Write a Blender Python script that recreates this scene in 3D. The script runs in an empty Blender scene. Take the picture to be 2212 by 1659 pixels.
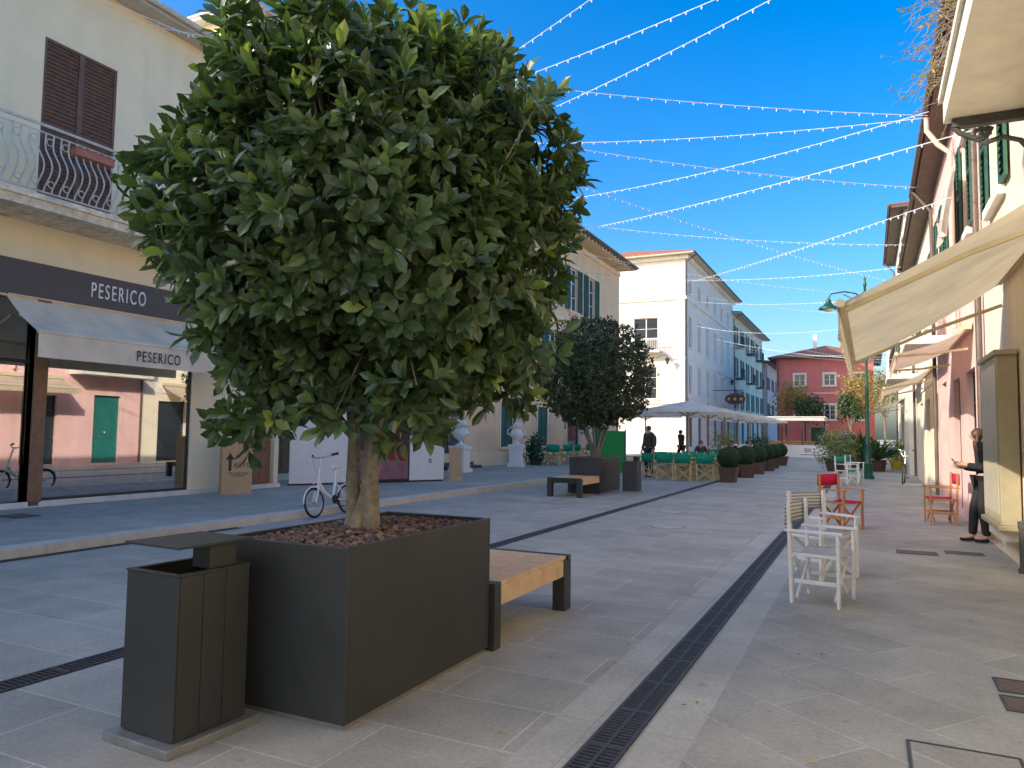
import bpy, math, random, traceback
from mathutils import Vector, Matrix
random.seed(7)
SC=bpy.context.scene; C=SC.collection
rad=math.radians
ERR=[]
class guard:
    def __init__(s,n): s.n=n
    def __enter__(s): return s
    def __exit__(s,t,v,tb):
        if t: ERR.append("%s: %s L%s"%(s.n,v,traceback.extract_tb(tb)[-1].lineno if tb else 0))
        return True
def RZ(a): return Matrix.Rotation(rad(a),4,'Z')
def TR(x,y,z): return Matrix.Translation((x,y,z))
# ---------------------------------------------------------------- light, world, camera
SUNAZ=Vector((-.75,-.66,0)).normalized(); EL=rad(27)
sd=Vector((SUNAZ.x*math.cos(EL),SUNAZ.y*math.cos(EL),math.sin(EL)))
sl=bpy.data.lights.new("sun","SUN"); sl.energy=5; sl.angle=rad(.5); sl.color=(1,.92,.80); so=bpy.data.objects.new("sun",sl); so.rotation_euler=(-sd).to_track_quat('-Z','Y').to_euler(); C.objects.link(so)
w=bpy.data.worlds.new("World"); SC.world=w; w.use_nodes=True; nt=w.node_tree; bg=nt.nodes["Background"]; sk=nt.nodes.new("ShaderNodeTexSky"); sk.sky_type='NISHITA'; sk.sun_disc=False; sk.sun_elevation=EL; sk.sun_rotation=math.atan2(sd.x,sd.y)%(2*math.pi)
sk.air_density=1.1; sk.dust_density=3.2; sk.ozone_density=3.4
hs=nt.nodes.new("ShaderNodeHueSaturation"); hs.inputs["Hue"].default_value=.506; hs.inputs["Saturation"].default_value=1.5; hs.inputs["Value"].default_value=2.2; nt.links.new(sk.outputs[0],hs.inputs["Color"])
nt.links.new(hs.outputs[0],bg.inputs[0]); bg.inputs[1].default_value=.15
h=1.5;th=rad(25.72);p=rad(3.80);r=rad(0.75)
F=Vector((-math.sin(th)*math.cos(p),math.cos(th)*math.cos(p),math.sin(p))); R0=F.cross(Vector((0,0,1))).normalized();U0=R0.cross(F); R=R0*math.cos(r)+U0*math.sin(r);U=U0*math.cos(r)-R0*math.sin(r)
cd=bpy.data.cameras.new("camera"); cd.lens=26.04; cd.sensor_width=36; cd.clip_end=2000; cd.clip_start=.05; co=bpy.data.objects.new("camera",cd); C.objects.link(co)
m=Matrix.Identity(4)
for i in range(3): m[i][0]=R[i];m[i][1]=U[i];m[i][2]=-F[i]
m[2][3]=h; co.matrix_world=m; SC.camera=co
SC.view_settings.view_transform='Standard'; SC.view_settings.look='None'; SC.view_settings.exposure=0
# ---------------------------------------------------------------- materials
MC={}
def newmat(name):
    m=bpy.data.materials.new(name); m.use_nodes=True; nt=m.node_tree
    return m,nt,nt.nodes["Principled BSDF"]
def M(name,col,rough=.7,var=.12,scale=5,bump=0,bscale=60,metal=0,spec=.5,streak=0):
    if name in MC: return MC[name]
    m,nt,b=newmat(name); N=nt.nodes; L=nt.links
    tc=N.new("ShaderNodeTexCoord"); no=N.new("ShaderNodeTexNoise"); no.inputs["Scale"].default_value=scale; no.inputs["Detail"].default_value=6
    no.inputs["Roughness"].default_value=.65
    L.new(tc.outputs["Object"],no.inputs["Vector"])
    mp=N.new("ShaderNodeMapRange"); mp.inputs[1].default_value=.3; mp.inputs[2].default_value=.7; mp.inputs[3].default_value=1-var; mp.inputs[4].default_value=1+var
    L.new(no.outputs["Fac"],mp.inputs[0])
    mx=N.new("ShaderNodeMix"); mx.data_type='RGBA'; mx.blend_type='MULTIPLY'; mx.inputs["Factor"].default_value=1
    mx.inputs["A"].default_value=(*col,1); L.new(mp.outputs[0],mx.inputs["B"])
    out=mx.outputs["Result"]
    if streak>0:
        mg=N.new("ShaderNodeMapping"); mg.inputs["Scale"].default_value=(3,3,.25); L.new(tc.outputs["Object"],mg.inputs[0])
        n2=N.new("ShaderNodeTexNoise"); n2.inputs["Scale"].default_value=1.2; n2.inputs["Detail"].default_value=5; L.new(mg.outputs[0],n2.inputs["Vector"])
        m2=N.new("ShaderNodeMapRange"); m2.inputs[1].default_value=.45; m2.inputs[2].default_value=.75; m2.inputs[3].default_value=1; m2.inputs[4].default_value=1-streak
        L.new(n2.outputs["Fac"],m2.inputs[0])
        mx2=N.new("ShaderNodeMix"); mx2.data_type='RGBA'; mx2.blend_type='MULTIPLY'; mx2.inputs["Factor"].default_value=1
        L.new(out,mx2.inputs["A"]); L.new(m2.outputs[0],mx2.inputs["B"]); out=mx2.outputs["Result"]
    L.new(out,b.inputs["Base Color"])
    b.inputs["Roughness"].default_value=rough; b.inputs["Metallic"].default_value=metal; b.inputs["Specular IOR Level"].default_value=spec
    if bump>0:
        nb=N.new("ShaderNodeTexNoise"); nb.inputs["Scale"].default_value=bscale; nb.inputs["Detail"].default_value=4; L.new(tc.outputs["Object"],nb.inputs["Vector"])
        bp=N.new("ShaderNodeBump"); bp.inputs["Strength"].default_value=bump; bp.inputs["Distance"].default_value=.01
        L.new(nb.outputs["Fac"],bp.inputs["Height"]); L.new(bp.outputs[0],b.inputs["Normal"])
    MC[name]=m; return m
def paver(name,bw,rh,rot,c1,c2,mort,ms=.006,rough=.75):
    m,nt,b=newmat(name); N=nt.nodes; L=nt.links
    tc=N.new("ShaderNodeTexCoord"); mp=N.new("ShaderNodeMapping"); mp.inputs["Rotation"].default_value=(0,0,rad(rot)); L.new(tc.outputs["Object"],mp.inputs[0])
    nw=N.new("ShaderNodeTexNoise"); nw.inputs["Scale"].default_value=1.5; L.new(mp.outputs[0],nw.inputs["Vector"])
    vm=N.new("ShaderNodeVectorMath"); vm.operation='MULTIPLY_ADD'; vm.inputs[1].default_value=(.012,.012,0); L.new(nw.outputs["Color"],vm.inputs[0]); L.new(mp.outputs[0],vm.inputs[2])
    br=N.new("ShaderNodeTexBrick"); br.inputs["Scale"].default_value=1; br.inputs["Brick Width"].default_value=bw; br.inputs["Row Height"].default_value=rh
    br.inputs["Mortar Size"].default_value=ms; br.inputs["Mortar Smooth"].default_value=.3; br.offset=.42
    br.inputs["Color1"].default_value=(*c1,1); br.inputs["Color2"].default_value=(*c2,1); br.inputs["Mortar"].default_value=(*mort,1); L.new(vm.outputs[0],br.inputs["Vector"])
    col=br.outputs["Color"]
    for sc,lo,hi,a,bb in ((.45,.35,.7,.86,1.08),(2.6,.35,.7,.88,1.08),(38,.3,.7,.88,1.10),(9,.66,.74,1,.72)):
        n=N.new("ShaderNodeTexNoise"); n.inputs["Scale"].default_value=sc; n.inputs["Detail"].default_value=7; L.new(tc.outputs["Object"],n.inputs["Vector"])
        r=N.new("ShaderNodeMapRange"); r.inputs[1].default_value=lo; r.inputs[2].default_value=hi; r.inputs[3].default_value=a; r.inputs[4].default_value=bb; L.new(n.outputs["Fac"],r.inputs[0])
        x=N.new("ShaderNodeMix"); x.data_type='RGBA'; x.blend_type='MULTIPLY'; x.inputs["Factor"].default_value=1; L.new(col,x.inputs["A"]); L.new(r.outputs[0],x.inputs["B"]); col=x.outputs["Result"]
    L.new(col,b.inputs["Base Color"]); b.inputs["Roughness"].default_value=rough; b.inputs["Specular IOR Level"].default_value=.35
    bp=N.new("ShaderNodeBump"); bp.inputs["Strength"].default_value=.35; bp.inputs["Distance"].default_value=.004; 
    nf=N.new("ShaderNodeTexNoise"); nf.inputs["Scale"].default_value=90; L.new(tc.outputs["Object"],nf.inputs["Vector"])
    ad=N.new("ShaderNodeMath"); ad.operation='SUBTRACT'; L.new(nf.outputs["Fac"],ad.inputs[0]); L.new(br.outputs["Fac"],ad.inputs[1]); L.new(ad.outputs[0],bp.inputs["Height"]); L.new(bp.outputs[0],b.inputs["Normal"])
    MC[name]=m; return m
def stripes(name,c1,c2,scale,axis='X',rough=.8,duty=.5):
    m,nt,b=newmat(name); N=nt.nodes; L=nt.links
    tc=N.new("ShaderNodeTexCoord"); w=N.new("ShaderNodeTexWave"); w.bands_direction=axis; w.inputs["Scale"].default_value=scale; w.inputs["Distortion"].default_value=.15
    L.new(tc.outputs["Object"],w.inputs["Vector"]); r=N.new("ShaderNodeValToRGB"); r.color_ramp.elements[0].position=max(0,duty-.08); r.color_ramp.elements[1].position=duty+.08
    r.color_ramp.elements[0].color=(*c1,1); r.color_ramp.elements[1].color=(*c2,1); L.new(w.outputs["Fac"],r.inputs[0]); L.new(r.outputs[0],b.inputs["Base Color"]); b.inputs["Roughness"].default_value=rough
    bp=N.new("ShaderNodeBump"); bp.inputs["Strength"].default_value=.4; bp.inputs["Distance"].default_value=.02; L.new(w.outputs["Fac"],bp.inputs["Height"]); L.new(bp.outputs[0],b.inputs["Normal"])
    MC[name]=m; return m
def leafmat(name,dark,mid,light,rough=.38,tr=.18):
    m,nt,b=newmat(name); N=nt.nodes; L=nt.links
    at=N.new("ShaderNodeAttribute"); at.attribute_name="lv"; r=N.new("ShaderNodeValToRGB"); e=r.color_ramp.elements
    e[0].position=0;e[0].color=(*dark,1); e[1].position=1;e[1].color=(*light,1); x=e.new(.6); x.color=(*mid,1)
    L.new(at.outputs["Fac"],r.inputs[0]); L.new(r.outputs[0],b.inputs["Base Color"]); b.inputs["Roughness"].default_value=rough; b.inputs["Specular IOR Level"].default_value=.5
    t=N.new("ShaderNodeBsdfTranslucent"); g=N.new("ShaderNodeMix"); g.data_type='RGBA'; g.blend_type='MULTIPLY'; g.inputs["Factor"].default_value=1; g.inputs["B"].default_value=(2.2,2.4,.9,1)
    L.new(r.outputs[0],g.inputs["A"]); L.new(g.outputs["Result"],t.inputs[0])
    ms=N.new("ShaderNodeMixShader"); ms.inputs[0].default_value=tr; L.new(b.outputs[0],ms.inputs[1]); L.new(t.outputs[0],ms.inputs[2]); L.new(ms.outputs[0],N["Material Output"].inputs[0])
    MC[name]=m; return m
def cloth(name,col,tr=.35,rough=.85):
    m,nt,b=newmat(name); N=nt.nodes; L=nt.links
    tc=N.new("ShaderNodeTexCoord"); n=N.new("ShaderNodeTexNoise"); n.inputs["Scale"].default_value=2.2; n.inputs["Detail"].default_value=7; L.new(tc.outputs["Object"],n.inputs["Vector"])
    r=N.new("ShaderNodeMapRange"); r.inputs[1].default_value=.35; r.inputs[2].default_value=.7; r.inputs[3].default_value=1.06; r.inputs[4].default_value=.84; L.new(n.outputs["Fac"],r.inputs[0])
    x=N.new("ShaderNodeMix"); x.data_type='RGBA'; x.blend_type='MULTIPLY'; x.inputs["Factor"].default_value=1; x.inputs["A"].default_value=(*col,1); L.new(r.outputs[0],x.inputs["B"])
    L.new(x.outputs["Result"],b.inputs["Base Color"]); b.inputs["Roughness"].default_value=rough
    t=N.new("ShaderNodeBsdfTranslucent"); L.new(x.outputs["Result"],t.inputs[0]); ms=N.new("ShaderNodeMixShader"); ms.inputs[0].default_value=tr
    L.new(b.outputs[0],ms.inputs[1]); L.new(t.outputs[0],ms.inputs[2]); L.new(ms.outputs[0],N["Material Output"].inputs[0]); MC[name]=m; return m
def glassmat(name,fac,tint):
    m,nt,b=newmat(name); N=nt.nodes; L=nt.links; N.remove(b)
    t=N.new("ShaderNodeBsdfTransparent"); t.inputs[0].default_value=(*tint,1); g=N.new("ShaderNodeBsdfGlossy"); g.inputs["Roughness"].default_value=.01; g.inputs[0].default_value=(.95,.95,.95,1)
    ms=N.new("ShaderNodeMixShader"); ms.inputs[0].default_value=fac; L.new(t.outputs[0],ms.inputs[1]); L.new(g.outputs[0],ms.inputs[2]); L.new(ms.outputs[0],N["Material Output"].inputs[0]); MC[name]=m; return m

m_street=paver("street_paving",1.12,.54,0,(.43,.40,.315),(.51,.475,.375),(.64,.60,.49),.007)
m_diag=paver("diagonal_paving",1.05,.46,38,(.39,.365,.295),(.46,.43,.35),(.56,.525,.43),.0065)
m_diagL=paver("pavement_paving",.8,.4,-45,(.41,.38,.30),(.48,.445,.35),(.57,.53,.43),.006)
m_band=paver("stone_band",1.1,.26,90,(.52,.49,.40),(.57,.54,.44),(.42,.39,.33),.004)
m_kerb=M("kerb_stone",(.62,.56,.44),.8,.15,4,.3)
m_dk=M("anthracite_steel",(.041,.042,.037),.42,.15,3,.05,200)
m_dk2=M("dark_inside",(.008,.008,.008),.9,.1)
m_iron=M("cast_iron",(.065,.062,.058),.6,.3,20,.2)
m_steel=M("steel_base",(.34,.33,.31),.5,.2,12,.1,80,.6)
m_woodp=M("bench_side_wood",(.74,.50,.27),.5,.15,9)
m_cream=M("cream_plaster",(.93,.77,.46),.9,.05,1.2,.25,30,streak=.08)
m_creamup=M("cream_plaster_light",(.94,.80,.52),.9,.05,1.2,.2,30,streak=.06)
m_cream2=M("pale_cream_plaster",(.88,.77,.58),.9,.05,1.2,.2,30,streak=.08)
m_ochre=M("ochre_plaster",(.90,.61,.36),.9,.08,1.0,.2,30,streak=.12)
m_ochre2=M("ochre_trim",(.92,.70,.45),.9,.06,2)
m_white=M("white_plaster",(.89,.83,.71),.9,.05,1,.1,30,streak=.10)
m_whitep=M("white_paint",(.86,.82,.73),.45,.05,8)
m_red=M("red_plaster",(.70,.21,.17),.9,.1,.8,.1,streak=.12)
m_pink=M("pink_plaster",(.84,.53,.47),.9,.07,1,.1,streak=.10)
m_peach=M("peach_plaster",(.86,.71,.52),.9,.06,1,.1,streak=.12)
m_stone=M("pale_stone",(.74,.69,.58),.85,.12,3,.3,25)
m_moss=M("weathered_stone",(.80,.68,.47),.9,.28,7,.4,30,streak=.3)
m_tile=stripes("roof_tiles",(.30,.10,.055),(.48,.20,.11),4.5,'X',.9)
m_paler=M("pale_roof_coping",(.64,.59,.49),.8,.1,4)
m_eave=M("eave_timber",(.16,.12,.09),.8,.2,4)
m_eave2=M("pale_eave",(.57,.52,.43),.8,.1,4)
m_gut=M("copper_gutter",(.16,.12,.10),.5,.2,4,metal=.3)
m_brown=M("brown_shutter",(.17,.095,.060),.7,.3,9,.3)
m_green=M("green_shutter",(.03,.10,.065),.6,.2,6)
m_teal=M("teal_door",(.02,.17,.14),.5,.1)
m_pane=M("window_glass",(.035,.045,.055),.06,.2,.7,spec=.9)
m_glass=glassmat("shop_glass",.52,(.62,.64,.62))
m_sign=M("fascia_brown",(.085,.068,.058),.5,.05)
m_letter=M("letter_white",(.88,.85,.8),.5,.02)
m_letterd=M("letter_dark",(.03,.028,.026),.6,.02)
m_awn=cloth("taupe_awning_cloth",(.93,.77,.54),.10)
m_awn2=cloth("beige_awning_cloth",(.64,.55,.38),.36)
m_awn3=cloth("peach_awning_cloth",(.78,.61,.45),.35)
m_umb=cloth("white_umbrella_cloth",(.93,.87,.76),.3)
m_bark=M("bark",(.255,.215,.155),.9,.45,18,1.0,26)
m_bark2=M("grey_bark",(.24,.20,.16),.9,.3,14,.5,40)
m_leaf=leafmat("magnolia_leaf",(.036,.066,.028),(.10,.155,.058),(.28,.36,.09),.31,.2)
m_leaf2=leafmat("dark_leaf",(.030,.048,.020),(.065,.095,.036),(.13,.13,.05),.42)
m_box=leafmat("boxwood_leaf",(.02,.045,.012),(.045,.095,.024),(.09,.16,.04),.5)
m_var=leafmat("variegated_leaf",(.12,.17,.06),(.28,.32,.12),(.48,.46,.22),.5)
m_aut=leafmat("autumn_leaf",(.18,.14,.04),(.40,.29,.09),(.50,.40,.13),.6,.3)
m_agave=leafmat("agave_leaf",(.02,.06,.02),(.05,.11,.04),(.12,.18,.06),.5)
m_pinkfl=leafmat("pink_flower",(.45,.04,.14),(.75,.08,.28),(.85,.25,.45),.6)
m_terra=M("terracotta",(.45,.18,.11),.8,.15)
m_potb=M("brown_pot",(.10,.055,.04),.6,.2)
m_lamp=M("lamp_green",(.015,.09,.06),.4,.1,metal=.2)
m_chw=M("white_lacquer",(.85,.83,.78),.4,.04)
m_cho=M("teak_wood",(.54,.23,.08),.5,.2,9)
m_chy=M("pale_wood",(.70,.50,.24),.55,.15,9)
m_fred=cloth("red_canvas",(.70,.02,.09),.2)
m_fgreen=cloth("green_canvas",(.01,.34,.19),.2)
m_fteal=cloth("teal_canvas",(.03,.36,.32),.2)
m_fstr=stripes("striped_canvas",(.34,.31,.26),(.78,.74,.66),9,'Z',.85,.4)
m_fstr2=stripes("striped_seat",(.34,.31,.26),(.78,.74,.66),9,'X',.85,.4)
m_card=M("cardboard",(.58,.37,.19),.85,.08)
m_tyre=M("tyre_rubber",(.02,.02,.02),.8,.1)
m_metal=M("bright_metal",(.55,.55,.55),.3,.05,metal=.9)
m_skin=M("skin",(.58,.34,.24),.55,.05)
m_hair=M("brown_hair",(.08,.04,.02),.5,.3,40,.3)
m_black=M("black_cloth",(.016,.016,.018),.85,.2,20,.2)
m_coat=M("olive_coat",(.06,.052,.04),.85,.2,20,.2)
m_jean=M("dark_jeans",(.025,.03,.05),.85,.2,20,.2)
m_grey=M("grey_cloth",(.25,.25,.26),.85,.1,20,.2)
m_shop=M("shop_interior",(.12,.10,.085),.8,.2)
m_manh=M("manhole_brown",(.15,.105,.075),.7,.3,30,.4)
m_gold=M("gilt_frame",(.44,.38,.24),.5,.12)
m_casep=M("case_panel",(.56,.50,.35),.3,.10,2,spec=.6)
m_doorw=M("door_wood",(.27,.14,.07),.6,.25,9,.2)
m_gpost=M("green_board",(.01,.28,.06),.6,.05)
m_bulb=M("bulb_white",(.88,.89,.9),.4,.02)
m_mag=M("poster_dark",(.05,.03,.035),.5,.2); m_bag=M("poster_bag",(.25,.015,.03),.5,.1); m_pgr=M("poster_green",(.02,.22,.07),.5,.1)
m_yel=M("yellow_paint",(.70,.50,.05),.6,.05)
m_blue=M("blue_paint",(.03,.06,.35),.5,.05)
CH=[M("slate_chip_a",(.11,.092,.10),.8,.3,20),M("slate_chip_b",(.19,.10,.075),.8,.3,20),M("slate_chip_c",(.27,.22,.20),.8,.3,20),M("bark_chip",(.30,.17,.085),.8,.3,20)]
# ---------------------------------------------------------------- mesh builder
class MB:
    def __init__(s): s.v=[];s.f=[];s.m=[]
    def add(s,vs,fs,mi=0,T=None):
        o=len(s.v)
        if T is not None: vs=[T@Vector(v) for v in vs]
        s.v+= [tuple(v) for v in vs]; s.f+=[tuple(i+o for i in f) for f in fs]; s.m+=[mi]*len(fs)
    def box(s,x0,x1,y0,y1,z0,z1,mi=0,T=None):
        s.add([(x0,y0,z0),(x1,y0,z0),(x1,y1,z0),(x0,y1,z0),(x0,y0,z1),(x1,y0,z1),(x1,y1,z1),(x0,y1,z1)],
              [(0,3,2,1),(4,5,6,7),(0,1,5,4),(1,2,6,5),(2,3,7,6),(3,0,4,7)],mi,T)
    def bar(s,a,b,w,t,mi=0,T=None,up=(0,0,1)):
        a=Vector(a);b=Vector(b);d=(b-a);l=d.length;d.normalize();u=Vector(up)
        if abs(d.dot(u))>.98:u=Vector((0,1,0))
        x=d.cross(u).normalized();z=x.cross(d)
        q=[a+x*i*w/2+z*j*t/2 for i,j in((-1,-1),(1,-1),(1,1),(-1,1))]; q2=[p+d*l for p in q]
        s.add(q+q2,[(3,2,1,0),(4,5,6,7),(0,1,5,4),(1,2,6,5),(2,3,7,6),(3,0,4,7)],mi,T)
    def tube(s,pts,r,n=8,mi=0,T=None,closed=False):
        P=[Vector(p) for p in pts];k=len(P);R=r if isinstance(r,(list,tuple)) else [r]*k
        vs=[];fs=[];pt=None
        for i in range(k):
            d=((P[(i+1)%k]-P[i-1]) if closed else (P[min(i+1,k-1)]-P[max(i-1,0)])).normalized()
            if pt is None:
                a=Vector((0,0,1)) if abs(d.z)<.9 else Vector((1,0,0)); x=d.cross(a).normalized()
            else:
                x=(pt-d*pt.dot(d)); 
                x=x.normalized() if x.length>1e-6 else d.orthogonal().normalized()
            pt=x;y=d.cross(x)
            for j in range(n):
                a=2*math.pi*j/n; vs.append(P[i]+(x*math.cos(a)+y*math.sin(a))*R[i])
        m=k if closed else k-1
        for i in range(m):
            for j in range(n):
                a=i*n+j;b=i*n+(j+1)%n;i2=(i+1)%k; fs.append((a,b,i2*n+(j+1)%n,i2*n+j))
        if not closed: fs.append(tuple(range(n-1,-1,-1))); fs.append(tuple((k-1)*n+j for j in range(n)))
        s.add(vs,fs,mi,T)
    def lathe(s,prof,n=20,mi=0,T=None):
        vs=[];fs=[];k=len(prof)
        for r,z in prof:
            for j in range(n): a=2*math.pi*j/n; vs.append((r*math.cos(a),r*math.sin(a),z))
        for i in range(k-1):
            for j in range(n): fs.append((i*n+j,i*n+(j+1)%n,(i+1)*n+(j+1)%n,(i+1)*n+j))
        fs.append(tuple(range(n-1,-1,-1)));fs.append(tuple((k-1)*n+j for j in range(n)))
        s.add(vs,fs,mi,T)
    def ball(s,c,r,n=10,mi=0,T=None):
        rx,ry,rz=r if isinstance(r,(tuple,list)) else (r,r,r)
        vs=[];fs=[];h=n//2+1
        for i in range(h+1):
            p=math.pi*i/h
            for j in range(n): a=2*math.pi*j/n; vs.append((c[0]+rx*math.sin(p)*math.cos(a),c[1]+ry*math.sin(p)*math.sin(a),c[2]-rz*math.cos(p)))
        for i in range(h):
            for j in range(n): fs.append((i*n+j,i*n+(j+1)%n,(i+1)*n+(j+1)%n,(i+1)*n+j))
        s.add(vs,fs,mi,T)
    def mesh(s,name,mats,smooth=None):
        me=bpy.data.meshes.new(name); me.from_pydata(s.v,[],s.f); 
        for m in (mats if isinstance(mats,(list,tuple)) else [mats]): me.materials.append(m)
        me.polygons.foreach_set("material_index",s.m)
        if smooth:
            me.polygons.foreach_set("use_smooth",[True]*len(s.f)); me.update(); me.set_sharp_from_angle(angle=rad(smooth))
        me.update(); return me
    def obj(s,name,mats,parent=None,T=None,smooth=None,bevel=0):
        return part(s.mesh(name,mats,smooth),name,parent,T,bevel)
def part(me,name,parent=None,T=None,bevel=0):
    o=bpy.data.objects.new(name,me); C.objects.link(o)
    if parent: o.parent=parent
    if T is not None: o.matrix_local=T
    if bevel:
        b=o.modifiers.new("b","BEVEL"); b.width=bevel; b.segments=2; b.limit_method='ANGLE'
    return o
def thing(name,label,cat,loc=(0,0,0),rz=0,group=None):
    e=bpy.data.objects.new(name,None); e.empty_display_size=.1; e.location=loc; e.rotation_euler=(0,0,rad(rz)); C.objects.link(e)
    e["label"]=label; e["category"]=cat
    if group: e["group"]=group
    return e
def copy_thing(e,loc,rz,label=None,sc=None):
    kids={}
    for o in bpy.data.objects:
        if o.parent: kids.setdefault(o.parent.name,[]).append(o)
    def rec(o,par):
        n=o.copy(); C.objects.link(n)
        if par: n.parent=par
        for c in kids.get(o.name,[]): rec(c,n)
        return n
    n=rec(e,None); n.location=loc; n.rotation_euler=(0,0,rad(rz))
    if sc: n.scale=sc
    if label: n["label"]=label
    return n
def text(name,body,size,mat,parent,T,ext=.004,sx=1,align='CENTER'):
    c=bpy.data.curves.new(name,"FONT"); c.body=body; c.size=size; c.extrude=ext; c.align_x=align; c.align_y='CENTER'; c.space_character=sx
    o=bpy.data.objects.new(name,c); C.objects.link(o); dg=bpy.context.evaluated_depsgraph_get(); me=bpy.data.meshes.new_from_object(o.evaluated_get(dg)); bpy.data.objects.remove(o)
    me.materials.clear(); me.materials.append(mat)
    return part(me,name,parent,T@Matrix.Rotation(rad(90),4,'X'))
def structure(mb,name,mats,T=None):
    o=mb.obj(name,mats,None,T); o["kind"]="structure"; return o
# ---------------------------------------------------------------- people (first, while scene is light)
def skin(verts,edges,radii,sub=2):
    me=bpy.data.meshes.new("s"); me.from_pydata([tuple(v) for v in verts],edges,[]); o=bpy.data.objects.new("s",me); C.objects.link(o)
    o.modifiers.new("k","SKIN"); 
    for i,r in enumerate(radii):
        d=me.skin_vertices[0].data[i]; d.radius=(r if isinstance(r,tuple) else (r,r)); d.use_root=(i==0)
    s=o.modifiers.new("u","SUBSURF"); s.levels=sub; s.render_levels=sub
    dg=bpy.context.evaluated_depsgraph_get(); m=bpy.data.meshes.new_from_object(o.evaluated_get(dg)); bpy.data.objects.remove(o)
    m.polygons.foreach_set("use_smooth",[True]*len(m.polygons)); return m
POSE={
 'stand':dict(pel=(0,0,.95),wai=(0,0,1.10),che=(0,.01,1.32),nek=(0,0,1.48),hed=(0,.03,1.60),top=(0,.02,1.68),sh=.17,
   el=(-.24,-.03,1.16),wl=(-.25,.06,.93),er=(.24,-.03,1.16),wr=(.25,.06,.93),hl=(-.09,0,.9),kl=(-.11,.02,.50),al=(-.12,-.03,.09),hr=(.09,0,.9),kr=(.11,.02,.50),ar=(.12,-.03,.09)),
 'phone':dict(pel=(0,-.02,.93),wai=(0,0,1.07),che=(0,0,1.28),nek=(0,.03,1.43),hed=(0,.08,1.53),top=(0,.07,1.61),sh=.16,
   el=(-.21,.0,1.07),wl=(-.10,.24,1.12),er=(.21,.0,1.05),wr=(.09,.25,1.08),hl=(-.09,0,.88),kl=(-.09,.05,.49),al=(-.08,.0,.09),hr=(.09,0,.88),kr=(.08,.12,.50),ar=(.04,.16,.09)),
 'walk':dict(pel=(0,0,.94),wai=(0,.01,1.09),che=(0,.03,1.31),nek=(0,.04,1.47),hed=(0,.08,1.59),top=(0,.07,1.67),sh=.17,
   el=(-.23,-.14,1.17),wl=(-.24,-.08,.94),er=(.23,.1,1.16),wr=(.22,.26,1.0),hl=(-.09,0,.9),kl=(-.1,.16,.52),al=(-.1,.24,.10),hr=(.09,0,.9),kr=(.1,-.03,.49),ar=(.1,-.28,.16)),
 'sit':dict(pel=(0,0,.55),wai=(0,.02,.69),che=(0,.05,.92),nek=(0,.06,1.07),hed=(0,.10,1.19),top=(0,.09,1.27),sh=.17,
   el=(-.24,.08,.76),wl=(-.14,.30,.79),er=(.24,.08,.76),wr=(.14,.30,.79),hl=(-.09,.03,.52),kl=(-.12,.44,.52),al=(-.12,.42,.09),hr=(.09,.03,.52),kr=(.12,.44,.52),ar=(.12,.46,.09))}
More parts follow.
